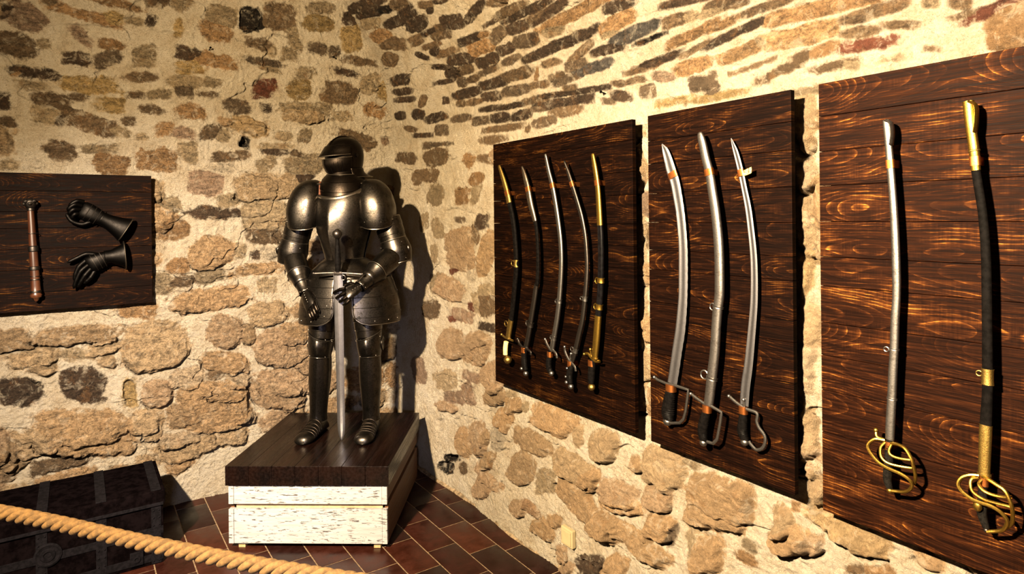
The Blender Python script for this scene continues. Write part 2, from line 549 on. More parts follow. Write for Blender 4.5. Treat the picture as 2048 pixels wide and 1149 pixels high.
STONES_RIGHT = '''3879,3098,-248,-32,14,-28,d,3 4039,3113,-48,-15,31,-19,d,3 3867,3037,-194,-31,14,-22,d,3 3735,3015,-96,-19,15,-18,k,3 3528,2992,-100,-20,22,-31,b,3 3487,2942,-69,1,-4,-14,d,3 
3965,2986,-98,-27,34,-25,t,3 3923,2886,-114,-29,42,-37,o,3 3818,2807,-150,-36,31,-32,b,3 3614,2906,-171,-19,8,-28,d,3 3444,2839,-114,-15,11,-38,d,3 3460,2904,-57,-6,3,-16,d,3 
3237,2870,-29,-8,15,-16,d,3 3254,2904,-57,-17,13,-14,b,3 3937,2728,-82,-35,60,-28,b,3 3107,2884,-58,-11,5,-10,d,3 3067,2753,-98,-14,9,-33,d,3 2840,2748,-101,22,-21,-23,d,3 3341,2764,-78,-2,-2,-14,d,3 
3223,2758,-40,-10,11,-14,b,3 3273,2724,-72,-18,14,-20,b,3 3155,2706,-39,-10,11,-17,g,3 3544,2772,-67,-2,-2,-12,b,3 3515,2741,-60,-1,-2,-12,b,3 3372,2689,-86,-5,-1,-14,b,3 3360,2651,-62,-8,6,-25,d,3 
3512,2655,-59,-29,20,-9,d,3 2973,2629,-96,-3,-4,-18,d,3 2835,2622,-54,-5,0,-12,o,3 2874,2564,-106,-3,-6,-31,o,3 2706,2586,-69,12,-24,-31,g,3 2528,2584,-85,-5,-3,-26,d,3 2483,2509,-96,-10,-1,-30,g,3 
2547,2672,-115,-1,-5,-21,b,3 2425,2638,-150,3,-5,-16,d,3 2366,2591,-70,1,-6,-18,b,3 2629,2739,-63,-11,5,-18,b,3 2720,2660,-49,2,-3,-7,d,3 3225,2615,-108,-6,-2,-19,b,3 3111,2551,-123,-20,8,-26,d,3 
3331,2551,-81,-20,7,-10,d,3 3214,2496,-75,-15,11,-26,d,3 3073,2485,-77,-4,-3,-22,b,3 2905,2487,-52,-1,-7,-26,d,3 2801,2491,-54,-3,-3,-23,d,3 2662,2506,-61,2,-11,-27,d,3 2638,2447,-73,4,-9,-20,g,3 
2421,2425,-95,2,-7,-19,d,3 2864,2436,-72,4,-6,-13,g,3 3020,2423,-58,3,-8,-16,b,3 3143,2429,-37,-7,7,-21,g,3 3880,2577,-128,-9,0,-32,d,3 3879,2498,-114,-15,6,-19,d,3 3881,2446,-115,-14,3,-14,d,3 
3632,2394,-36,-10,32,-31,b,3 2845,2365,-111,-4,-6,-24,d,3 2607,2371,-123,-2,-7,-25,b,3 2440,2335,-13,-3,11,-26,o,3 3116,2358,-142,-4,-6,-22,d,3 2647,2295,-107,-7,-3,-23,g,3 2877,2303,-82,-9,0,-21,d,3 
3346,2355,-33,-5,5,-18,d,3 3041,2299,-77,-3,-3,-14,b,3 3181,2312,-38,-6,3,-16,b,3 2877,2239,-77,-5,-2,-11,d,3 2674,2222,-113,-3,-3,-10,d,3 2488,2220,-95,-5,-3,-14,b,3 3335,2464,-93,-9,0,-9,d,3 
2455,2291,-46,-1,-3,-12,b,3 2282,2590,-120,16,-10,-17,d,3 2352,2633,-67,5,-8,-18,d,3 2136,2541,-205,13,-9,-21,o,3 2280,2510,-68,-5,-2,-22,t,3 2236,2436,-222,8,-7,-20,d,3 2424,2504,-33,-8,9,-26,d,3 
2101,2377,-76,20,-11,-14,b,3 1876,2438,-92,10,-12,-26,o,3 1916,2409,-44,0,-5,-16,t,3 1775,2374,-129,6,-9,-25,s,3 1951,2348,-85,-3,-4,-16,d,3 1696,2333,-52,3,-2,-6,k,-20 1850,2502,-69,-6,-2,-19,d,3 
1888,2505,-21,-6,5,-18,d,3 1518,2424,-81,-11,-1,-10,d,3 1557,2368,-65,0,-5,-20,b,3 1503,2364,-43,-5,-2,-18,t,3 1382,2362,-66,7,-5,-13,t,3 1490,2301,-100,13,-6,-14,o,3 1380,2302,-49,2,-3,-10,o,3 
1383,2256,-37,6,-4,-8,d,3 1484,2248,-43,8,-3,-6,b,3 2331,2369,-57,-2,-3,-16,b,3 2149,2323,-61,-2,-5,-20,g,3 2039,2292,-114,1,-6,-19,s,3 2238,2275,-73,3,-7,-16,g,3 2269,2303,-24,-5,2,-13,b,3 
2328,2300,-22,-4,2,-16,b,3 1680,2240,-80,5,-4,-11,d,3 1768,2227,-51,0,-2,-7,b,3 1505,2186,-71,4,-8,-23,o,3 1367,2185,-23,0,-4,-15,o,3 1639,2176,-40,-12,3,-14,p,3 1467,2119,-47,-8,0,-26,g,3 
1429,2091,-25,-4,0,-14,g,3 1878,2193,-28,-5,0,-10,b,3 1796,2190,-31,0,-3,-9,b,3 1724,2134,-33,-1,-5,-23,g,3 1869,2141,-47,-11,2,-16,d,3 1943,2131,-24,-4,0,-8,g,3 2398,2285,-45,-3,-2,-16,b,3 
2200,2230,-34,-2,-3,-13,b,3 2200,2210,-196,-15,-1,-8,d,3 2460,2221,-85,-3,-3,-10,d,3 2285,2174,-177,-8,-4,-18,d,3 2431,2174,-78,-7,-1,-12,g,3 2233,2140,-90,-8,-2,-16,b,3 1588,2075,-60,-1,-2,-9,y,3 
1434,2061,-62,-1,-2,-9,y,3 1356,2369,-64,-3,-3,-17,b,3 1233,2319,-39,5,-3,-8,b,3 1163,2321,-35,2,-3,-9,b,3 1036,2264,-130,-7,-3,-18,o,3 893,2212,-67,2,-4,-15,b,3 820,2216,-26,3,-3,-11,b,3 
809,2160,-27,-7,0,-7,b,3 1375,2304,-51,7,-4,-9,o,3 1324,2261,-84,13,-4,-10,d,3 1297,2193,-74,10,-7,-17,O,3 1222,2205,-19,-4,1,-16,t,3 1097,2200,-108,1,-6,-26,O,3 915,2168,-46,-5,-2,-13,b,3 
900,2129,-64,-5,-2,-13,r,3 1024,2139,-41,9,-6,-13,o,3 1089,2133,-27,4,-5,-15,b,3 1166,2102,-55,13,-5,-11,b,3 998,2087,-45,3,-2,-9,b,3 949,2083,-19,-7,2,-8,t,3 834,2075,-20,-1,-1,-5,t,3 
1260,2137,-48,6,-1,-3,b,3 1419,2104,-16,-3,0,-34,g,3 1376,2062,-63,-1,-2,-10,y,3 1075,2028,-47,-2,-1,-8,t,3 587,2144,-54,6,-3,-12,r,3 649,2147,-21,1,-1,-5,b,3 667,2180,-16,-8,2,-10,b,3 
553,2070,-13,-3,0,-12,p,3 735,2081,-7,-2,0,-3,b,3 734,2201,-12,-3,0,-9,t,3 3973,2350,-68,-9,8,-26,d,3 3712,2323,-73,-16,18,-26,d,3 3494,2269,-112,-1,-9,-25,d,3 3845,2244,-85,-17,9,-15,b,3 
3679,2183,-97,-9,-1,-11,d,3 3427,2188,-69,-5,-3,-30,g,3 3185,2227,-89,-4,-5,-20,g,3 2983,2187,-72,-6,-2,-19,g,3 2792,2177,-88,-3,-6,-24,d,3 2600,2163,-84,-3,-6,-23,d,3 2745,2117,-154,-7,-3,-13,b,3 
2525,2085,-20,-2,0,-14,b,3 2399,2103,-74,3,-8,-19,g,3 2216,2124,-75,-2,-5,-18,b,3 2857,2067,-96,-3,-4,-19,b,3 3612,2110,-54,-5,0,-19,g,3 3469,2102,-127,-7,-1,-9,g,3 3918,2055,-135,-21,14,-31,b,3 
3510,2027,-147,13,-34,-49,b,3 3094,1970,-65,-5,1,-39,o,3 2947,1969,-61,-5,0,-21,b,3 3701,1923,-122,7,-24,-44,b,3 3537,1913,-49,-11,28,-33,b,3 3021,1866,-49,-12,22,-30,o,3 
3527,1790,-103,-12,26,-65,t,3 3175,1772,-73,-6,9,-45,o,3 3023,1773,-40,-7,25,-47,t,3 3201,1634,-51,0,0,-14,g,3 2964,1623,-55,-5,13,-37,d,3 3033,1551,-31,3,-14,-43,b,3 3492,1592,-62,8,-32,-58,t,3 
3218,1462,-166,6,3,-120,p,10 2918,1446,-77,-8,59,-116,o,10 3276,1338,-53,16,-12,-12,r,3 3534,1420,-52,2,1,-49,t,3 3365,1221,-158,-31,68,-62,p,10 3085,1317,-49,3,1,-31,l,3 2922,1232,-90,8,1,-48,t,3 
3678,1622,-56,0,1,-50,t,3 3513,1244,-78,6,1,-61,t,3 3593,1074,-106,3,22,-57,b,3 3097,1139,-35,4,0,-21,r,3 3315,1044,-45,2,6,-17,r,3 3222,1076,-118,-7,24,-35,p,3 3043,1169,-42,8,-16,-47,t,3 
2921,1182,-100,11,1,-70,b,3 2923,1046,-79,3,6,-17,d,3 3345,884,-147,-3,64,-93,p,12 3061,908,-140,-3,60,-93,p,12 3784,640,-100,27,-31,-77,p,3 2889,777,-108,22,2,-80,p,10 3422,650,-123,36,-18,-49,t,3 
3106,738,-94,6,13,-27,p,3 3163,631,-78,18,1,-57,p,3 3326,571,-96,22,1,-29,p,3 2865,680,-103,9,24,-51,b,12 2675,675,-75,14,6,-39,o,12 2772,577,-78,4,36,-63,o,14 2696,733,-45,10,0,-18,t,3 
2366,683,-160,1,37,-66,o,16 2567,694,-29,7,0,-25,t,3 2523,531,-126,-16,48,-53,b,12 2171,658,-34,7,6,-41,t,10 2000,660,-85,4,36,-77,t,18 2210,501,-123,-16,52,-64,t,18 2109,486,-67,6,27,-58,o,18 
3404,491,-120,14,17,-33,p,8 3155,608,-78,18,1,-45,p,3 3329,562,-83,26,-12,-32,p,3 3195,337,-99,42,-39,-66,o,14 3031,395,-93,35,-27,-79,p,20 2947,429,-40,10,9,-51,b,14 2839,460,-58,16,1,-58,l,3 
2930,316,-66,8,35,-61,b,14 2608,377,-104,11,48,-90,g,10 2933,220,-122,-14,33,-31,p,14 2995,144,-87,13,47,-83,p,16 3336,202,-72,22,0,-18,k,-50 3424,121,-82,12,22,-35,k,-40 3209,178,-45,18,-13,-35,b,3 
2406,381,-69,23,1,-52,t,3 1933,491,-98,10,24,-53,p,18 1911,442,-105,19,12,-34,o,14 1699,554,-58,9,19,-58,p,14 1812,632,-32,10,0,-20,o,8 2129,351,-181,-57,52,-53,o,18 2018,318,-75,11,28,-62,o,18 
1793,331,-138,-21,37,-49,O,20 1691,436,-63,12,17,-54,o,28 1627,440,-19,5,9,-40,g,6 2096,111,-71,32,1,-43,d,6 2292,77,-36,16,1,-37,p,10 2349,201,-44,22,-11,-37,o,10 2426,138,-71,-8,40,-45,o,14 
2527,198,-57,-13,21,-20,r,10 2637,162,-60,2,35,-48,p,12 1942,172,-45,2,33,-54,o,12 2251,28,-32,-3,32,-39,p,12 1522,426,-27,11,1,-72,t,6 1677,681,-98,-4,43,-82,t,16 1809,650,-34,6,9,-38,o,8 
1411,636,-132,25,24,-99,o,36 1552,739,-37,-2,5,-10,t,3 1163,668,-34,13,1,-47,t,10 1123,736,-13,5,0,-15,o,3 1148,617,-67,11,16,-60,o,34 1001,731,-81,-20,18,-34,y,10 1470,427,-71,21,16,-76,o,20 
1308,488,-34,-6,9,-15,o,3 1292,537,-26,-2,8,-15,t,3 925,710,-63,-8,16,-36,y,12 1083,626,-35,15,0,-33,p,14 745,730,-31,-2,8,-22,o,10 947,613,-20,9,0,-11,b,3 877,642,-26,12,0,-11,o,3 
1059,824,-19,6,1,-60,t,10 1084,1932,-32,-4,1,-85,t,8 1094,1786,-36,-2,1,-62,l,10 1091,1631,-39,0,1,-93,t,14 1098,1469,-36,2,1,-70,y,12 1083,1308,-36,5,1,-62,t,10 1090,1168,-39,8,1,-70,l,14 
1082,985,-36,10,1,-93,t,12 1790,1853,-33,-2,1,-100,t,10 1785,1653,-38,0,1,-80,t,12 1783,1393,-38,3,2,-120,l,10 1780,1214,-38,5,1,-80,t,12 1794,1012,-38,8,1,-100,t,10'''

# ------------------------------------------------------------------ masonry
STONE_RGB = {'o': (.262, .155, .074), 'O': (.285, .175, .085), 'y': (.285, .195, .085), 'b': (.135, .088, .049), 'd': (.050, .031, .019),
             'k': (.008, .005, .003), 'g': (.108, .075, .047), 's': (.066, .059, .053), 'p': (.230, .155, .105), 't': (.280, .210, .128),
             'r': (.125, .042, .024), 'l': (.360, .300, .220)}


def hash2(ix, iy, seed):
    with np.errstate(over='ignore'):
        h = (ix.astype(np.uint32) * np.uint32(374761393)) ^ (iy.astype(np.uint32) * np.uint32(668265263)) ^ np.uint32((seed * 2246822519) & 0xffffffff)
        h = (h ^ (h >> np.uint32(13))) * np.uint32(1274126177)
        h = (h ^ (h >> np.uint32(16))) * np.uint32(2654435761)
        h = h ^ (h >> np.uint32(15))
    return h.astype(np.float64) / 4294967295.0


def vnoise(x, y, seed=0):
    """smooth lattice noise, -1..1"""
    x = x + 1000.0
    y = y + 1000.0
    ix = np.floor(x).astype(np.int64)
    iy = np.floor(y).astype(np.int64)
    fx = x - ix
    fy = y - iy
    fx = fx * fx * fx * (fx * (fx * 6 - 15) + 10)
    fy = fy * fy * fy * (fy * (fy * 6 - 15) + 10)
    a = hash2(ix, iy, seed)
    b = hash2(ix + 1, iy, seed)
    c = hash2(ix, iy + 1, seed)
    d = hash2(ix + 1, iy + 1, seed)
    return ((a * (1 - fx) + b * fx) * (1 - fy) + (c * (1 - fx) + d * fx) * fy) * 2 - 1


def fbm(x, y, f, oct=4, seed=0, gain=.5):
    s = np.zeros_like(x)
    a, t = 1.0, 0.0
    for o in range(oct):
        s += a * vnoise(x * f + 17.3 * o, y * f - 9.1 * o, seed + o)
        t += a
        a *= gain
        f *= 2.03
    return s / t


def parse_stones(s):
    out = []
    for q in s.split():
        p = q.split(',')
        v = [int(k) / 1000.0 for k in p[:6]]
        out.append((v[0], v[1], v[2], v[3], v[4], v[5], p[6], int(p[7]) / 1000.0))
    return out


def filler(rng, x0, x1, y0, y1, kind):
    """coursed random rubble for stretches of wall the traced stones do not cover"""
    out = []
    y = y0
    while y < y1:
        ch = rng.uniform(.09, .19) if kind == 'rubble' else rng.uniform(.045, .075)
        x = x0 + rng.uniform(-.1, .05)
        while x < x1:
            w = rng.uniform(.12, .34) if kind == 'rubble' else rng.uniform(.1, .34)
            if rng.random() < .85:
                a = w * .5 - rng.uniform(.012, .03)
                b = ch * .5 - rng.uniform(.008, .022)
                t = rng.uniform(-.1, .1)
                col = rng.choice(list('ootbpptbl')) if kind == 'rubble' else rng.choice(list('ddbbogd'))
                out.append((x + w / 2, y + ch / 2 + rng.uniform(-.01, .01), a * math.cos(t), a * math.sin(t), -b * math.sin(t), b * math.cos(t), col, rng.uniform(.006, .02) if kind == 'rubble' else .003))
            x += w
        y += ch
    return out


def relief(X, Y, stones, seed, rough=1.0, crack=1.0, vault=9e9):
    """height (towards the room), signed stone-edge distance and stone colour on a grid"""
    h = .016 * fbm(X, Y, 2.2, 3, seed) + .007 * rough * fbm(X, Y, 9, 3, seed + 20)
    rid = 1 - np.abs(fbm(X + .03 * fbm(X, Y, 7, 2, seed + 31), Y, 22, 3, seed + 40))
    h += .0115 * rough * (rid - .75) + .0062 * rough * (.75 - np.abs(fbm(X, Y + .02 * fbm(X, Y, 16, 2, seed + 33), 47, 2, seed + 45))) + .0034 * rough * fbm(X, Y, 75, 2, seed + 50)
    # fine wandering shrinkage cracks
    for q, f in ((0, 2.6), (1, 3.7)):
        cr = np.exp(-(fbm(X * .62 + .035 * fbm(X, Y, 14, 3, seed + 90 + q), Y * 1.5 + .02 * fbm(X, Y, 21, 2, seed + 95), f, 2, seed + 100 + q) / .012) ** 2)
        cr *= np.clip(fbm(X, Y, 3.1, 2, seed + 110 + q) * 4 - .25, 0, 1)
        h -= .020 * crack * cr
    sd = np.full(X.shape, -.08)
    col = np.zeros(X.shape + (3,))
    col[...] = STONE_RGB['t']
    w1 = fbm(X, Y, 17, 2, seed + 60)
    w2 = fbm(X, Y, 55, 2, seed + 70)
    w3 = fbm(X, Y, 6, 2, seed + 80)
    xs, ys = X[0, :], Y[:, 0]
    for n, (cx, cy, ux, uy, vx, vy, ck, prot) in enumerate(stones):
        gro = 1.05 if prot >= .008 else 1.03
        ux, uy, vx, vy = ux * gro, uy * gro, vx * gro, vy * gro
        det = ux * vy - uy * vx
        if abs(det) < 1e-7:
            continue
        ex, ey = (abs(ux) + abs(vx)) * 1.25 + .03, (abs(uy) + abs(vy)) * 1.25 + .03
        i0, i1 = np.searchsorted(xs, [cx - ex, cx + ex])
        j0, j1 = np.searchsorted(ys, [cy - ey, cy + ey])
        if i1 - i0 < 2 or j1 - j0 < 2:
            continue
        S = np.s_[j0:j1, i0:i1]
        dx, dy = X[S] - cx, Y[S] - cy
        a = (vy * dx - vx * dy) / det
        b = (-uy * dx + ux * dy) / det
        L1, L2 = math.hypot(ux, uy), math.hypot(vx, vy)
        size = min(L1, L2)
        p = 3.1 + 1.0 * math.sin(n * 2.4)
        r = (np.abs(a) ** p + np.abs(b) ** p + 1e-9) ** (1 / p)
        k = min(1.0, size / .045) * (.62 if cy > vault else 1.0)
        d = (1 - r) * size + .004 + k * (.017 * w1[S] + .006 * w2[S] + .009 * w3[S])
        rg = np.array(STONE_RGB[ck]) * (1 + .22 * math.sin(n * 7.1))
        if prot >= .008:                                  # field stones of nearly the same lime-washed tan as the joints
            rg = rg * .50 + np.array((.46, .315, .178)) * .50
        if prot >= 0:
            edge = .009 + .22 * min(size, .09)
            t = np.clip(d / edge, 0, 1)
            up = t * t * (3 - 2 * t)
            face = .004 * vnoise(X[S] * 14, Y[S] * 14, 300 + n) + (.10 * math.sin(n * 3.7)) * dx + (.10 * math.cos(n * 1.9)) * dy
            h[S] += up * (prot * 1.25 + face * min(1, prot / .01))
            if prot >= .008 and crack:
                low = -b if vy > 0 else b          # +1 at the lower edge
                g = np.clip(low * 1.6 - .4, 0, 1) * np.exp(-((d + .002) / .0038) ** 2)
                g *= np.clip(.55 + 1.8 * w3[S] + .6 * math.sin(n * 5.3), 0, 1)
                h[S] -= .045 * g * crack
        else:
            t = np.clip(d / .010, 0, 1)
            h[S] += prot * t * t * (3 - 2 * t)
        win = d > sd[S]
        sd[S] = np.where(win, d, sd[S])
        c = col[S]
        c[win] = rg
        col[S] = c
    return h, sd, col


def grid_object(name, P, sd, col, mat):
    ny, nx = sd.shape
    me = bpy.data.meshes.new(name)
    nv = nx * ny
    me.vertices.add(nv)
    me.vertices.foreach_set('co', P.reshape(-1).astype(np.float32))
    i = np.arange(nx - 1)[None, :] + nx * np.arange(ny - 1)[:, None]
    q = np.stack([i, i + 1, i + 1 + nx, i + nx], -1).reshape(-1, 4).astype(np.int32)
    nf = len(q)
    me.loops.add(nf * 4)
    me.loops.foreach_set('vertex_index', q.reshape(-1))
    me.polygons.add(nf)
    me.polygons.foreach_set('loop_start', np.arange(0, nf * 4, 4, dtype=np.int32))
    me.polygons.foreach_set('use_smooth', np.ones(nf, dtype=bool))
    me.update(calc_edges=True)
    a = me.attributes.new('edge', 'FLOAT', 'POINT')
    a.data.foreach_set('value', sd.reshape(-1).astype(np.float32))
    c = me.attributes.new('stone', 'FLOAT_COLOR', 'POINT')
    c.data.foreach_set('color', np.concatenate([col.reshape(-1, 3), np.ones((nv, 1))], 1).reshape(-1).astype(np.float32))
    me.materials.append(mat)
    o = link(bpy.data.objects.new(name, me))
    o['kind'] = 'structure'
    return o


rng = random.Random(11)
# ---- end wall behind the armour
xs = np.concatenate([np.arange(LEFT_X - .05, -.42, .016), np.arange(-.42, WALL_X + .06, .0032)])
zs = np.arange(-.02, 3.30, .0032)
X, Z = np.meshgrid(xs, zs)
st = filler(rng, LEFT_X, -.45, 0, 3.6, 'rubble') + filler(rng, -.4, .5, 0, .42, 'rubble') + filler(rng, 1.12, 1.85, 0, 1.75, 'rubble') + filler(rng, -.3, .3, 1.22, 1.86, 'rubble') + parse_stones(STONES_BACK)
h, sd, col = relief(X, Z, st, 5, 1.0)
h += .05 * np.clip((.45 - Z) / .45, 0, 1) ** 2 * .3           # slight batter at the foot
h = np.where((X < .362) & (Z > 1.175) & (Z < 1.915), np.minimum(h, .026), h)
P = np.stack([X, BACK_Y - h, Z], -1)
grid_object('wall_back', P[:, ::-1], sd[:, ::-1], col[:, ::-1], M_MASON)

# ---- wall of sabres (below the springing) and the vault above it, one running surface
us = np.concatenate([np.arange(-1.3, .42, .014), np.arange(.42, BACK_Y + .06, .0034)])
ss = np.concatenate([np.arange(-.02, 3.26, .0034), np.arange(3.26, SPRING + VAULT_R * PI * .62, .02)])
U, S = np.meshgrid(us, ss)
st = filler(rng, -1.3, .45, 0, 2.1, 'rubble') + filler(rng, -1.3, .3, 2.2, 4.5, 'slab') + filler(rng, .3, 4.2, 3.3, 5.0, 'slab') + filler(rng, .5, .95, .84, 1.95, 'rubble') + filler(rng, 1.12, 1.6, .84, 1.95, 'rubble') + filler(rng, 1.78, 2.66, .84, 1.95, 'rubble') + parse_stones(STONES_RIGHT)
# vault slabs that lie beyond the traced ones but below the plain filler
for x0, x1, y0, y1 in ((.3, 1.0, 2.3, 3.3), (1.0, 1.5, 2.5, 3.3), (1.5, 2.1, 2.66, 3.3), (2.1, 2.7, 2.85, 3.3), (2.7, 3.4, 3.02, 3.3)):
    st += filler(rng, x0, x1, y0, y1, 'slab')
h, sd, col = relief(U, S, st, 77, .8, 1.0, 2.0)
for ya, yb in ((.10, 1.0), (1.09, 1.65), (1.745, 2.715)):           # dressed back where the boards hang
    h = np.where((U > ya) & (U < yb) & (S > .80) & (S < 2.02), np.minimum(h, .016), h)
phi = np.clip(S - SPRING, 0, None) / VAULT_R
R = VAULT_R - h
Px = np.where(S <= SPRING, WALL_X - h, VAULT_X + R * np.cos(phi))
Pz = np.where(S <= SPRING, S, SPRING + R * np.sin(phi))
P = np.stack([Px, U, Pz], -1)
k = int(np.searchsorted(ss, SPRING))
grid_object('wall_right', P[:k + 1], sd[:k + 1], col[:k + 1], M_FIELD)
grid_object('ceiling', P[k:], sd[k:], col[k:], M_VAULT)

# ---- the side of the room behind the visitor's left shoulder, with the rest of the vault
us = np.arange(-1.3, BACK_Y + .06, .02)
ss = np.arange(-.02, SPRING + VAULT_R * PI * .40, .02)
U, S = np.meshgrid(us, ss)
h, sd, col = relief(U, S, filler(rng, -1.3, 4.2, 0, 2.1, 'rubble') + filler(rng, -1.3, 4.2, 2.2, 4.2, 'slab'), 140, .8, 0)
phi = np.clip(S - SPRING, 0, None) / VAULT_R
R = VAULT_R - h
Px = np.where(S <= SPRING, LEFT_X + h, VAULT_X - R * np.cos(phi))
Pz = np.where(S <= SPRING, S, SPRING + R * np.sin(phi))
grid_object('wall_left', np.stack([Px, U, Pz], -1)[:, ::-1], sd[:, ::-1], col[:, ::-1], M_MASON)

# ---- clay tile floor: running bond along the sabre wall, a cut border row beside it
bm = bmesh.new()
lay = bm.faces.layers.float.new('tile')
rt = random.Random(3)
PITCH, LEN, G = .1597, .31, .0028
row = 0
x = 1.731
while x > LEFT_X - .1:
    x0, x1 = x - PITCH, x
    y = (2.98 if row % 2 == 0 else 2.805) - LEN * 20
    while y < BACK_Y + .1:
        if y + LEN > -1.3:
            n0 = len(bm.faces)
            vs = add_box(bm, (x0 + G, y + G, -.02), (x1 - G, y + LEN - G, rt.uniform(-.0006, .0006)), .0022)
            bm.faces.ensure_lookup_table()
            t = rt.random() ** 1.4 * .8
            if rt.random() < .10:
                t = 1.0
            for f in {f for v in vs for f in v.link_faces}:
                f[lay] = t
        y += LEN
    x -= PITCH
    row += 1
ys = [3.62, 3.405, 3.20, 2.925, 2.595, 2.30, 2.02, 1.70, 1.42, 1.1, .8, .5, .2, -.1, -.4, -.7, -1.0, -1.3]
ys = [4.2, 3.9] + ys
for a, c in zip(ys[1:], ys[:-1]):
    vs = add_box(bm, (1.731 + G, a + G, -.02), (1.90, c - G, rt.uniform(-.0006, .0006)), .0022)
    t = rt.random() * .35
    for f in {f for v in vs for f in v.link_faces}:
        f[lay] = t
fl = bm_obj('floor', bm, M_TILE)
fl['kind'] = 'structure'
bm = bmesh.new()
add_box(bm, (LEFT_X - .1, -1.3, -.08), (1.95, BACK_Y + .1, -.0022))
gr = bm_obj('floor_grout', bm, M_GROUT, smooth=False)
gr['kind'] = 'structure'
# mortar bed creeping out from under the sabre wall
bm = bmesh.new()
rf = random.Random(8)
prof = catmull([(1.866 + rf.uniform(-.012, .012), -1.2 + i * .17, .030 + rf.uniform(-.018, .020), .014 + rf.uniform(-.006, .012)) for i in range(33)], 6)
pts = [(float(q[0]), float(q[1]), .0) for q in prof]
rad = [(max(.008, float(q[2]) + rf.uniform(-.002, .002)), max(.006, float(q[3]) + rf.uniform(-.0015, .0015))) for q in prof]
add_sweep(bm, pts, rad, 10, up=(0, 0, 1))
ms = bm_obj('trim_1', bm, mat_plain('rough_mortar', (.105, .076, .046), .95, .5, 28, .05, 1.0, .02))
ms['kind'] = 'structure'

# ------------------------------------------------------------------ display boards
BOARD_F = 1.768        # front plane of the sabre boards (x)
BOARD_T = .020


def plank_board(name, w, z0, z1, edges, root_loc, rotz, seed, mat, gap=.042):
    """board of horizontal planks; local x along the planks, local -y faces the room"""
    root = empty(name, root_loc, rotz)
    bm = bmesh.new()
    rb = random.Random(seed)
    pl = bm.faces.layers.float.new('plank')
    vl = bm.verts.layers.float_vector.new('grain')
    info = []
    for i in range(len(edges) - 1):
        a, b = edges[i], edges[i + 1]
        vs = add_box(bm, (-w / 2, 0, a + .0007), (w / 2, BOARD_T, b - .0007), .0014)
        k = rb.random()
        fs = {f for v in vs for f in v.link_faces}
        for f in fs:
            f[pl] = k
        info.append((vs, (a + b) / 2))
    for vs, c in info:
        for v in vs:
            v[vl] = (v.co.x, v.co.y, v.co.z - c)
    bm_obj('planks', bm, mat, root, smooth=False)
    for sx in (-1, 1):
        bm = bmesh.new()
        x = sx * (w / 2 - .13)
        add_box(bm, (x - .025, BOARD_T, z0 + .06), (x + .025, BOARD_T + gap, z1 - .06), .002)
        bm_obj('batten', bm, M_BATTEN, root)
    return root


def edges_from(fr, z0, z1):
    return [z0 + (z1 - z0) * f for f in fr]


PF = [0, .0995, .1855, .2840, .3650, .4415, .5270, .5950, .6770, .7605, .8405, .9225, 1.0]
ROT_R = -PI / 2        # local x -> -Y (towards the visitor), local -y -> -X


def right_board(y_far, y_near, z0, z1, seed, mat, label):
    w = y_far - y_near
    fr = [f + (random.Random(seed + i).uniform(-.012, .012) if 0 < i < 12 and seed > 30 else 0) for i, f in enumerate(PF)]
    r = plank_board('display_board', w, z0, z1, edges_from(fr, z0, z1), (BOARD_F, (y_far + y_near) / 2, 0), ROT_R, seed, mat)
    tag(r, label, 'display board')
    return r


right_board(2.722, 1.737, .806, 2.023, 41, M_BOARDS[0], 'dark plank board nearest the corner, holding five slim sabres')
right_board(1.656, 1.080, .802, 2.024, 52, M_BOARDS[1], 'narrow dark plank board in the middle, holding three sabres with grey blades')
right_board(.994, .12, .792, 2.025, 23, M_BOARDS[2], 'wide brown plank board nearest the viewer, holding two brass-hilted sabres')
lb = plank_board('display_board', 1.0, 1.188, 1.903, edges_from([0, .135, .30, .45, .60, .72, .87, 1.0], 1.188, 1.903), (-.148, 4.085, 0), 0, 64, M_BOARDS[3], .013)
tag(lb, 'dark plank board on the end wall left of the armour, holding mace and gauntlets', 'display board')

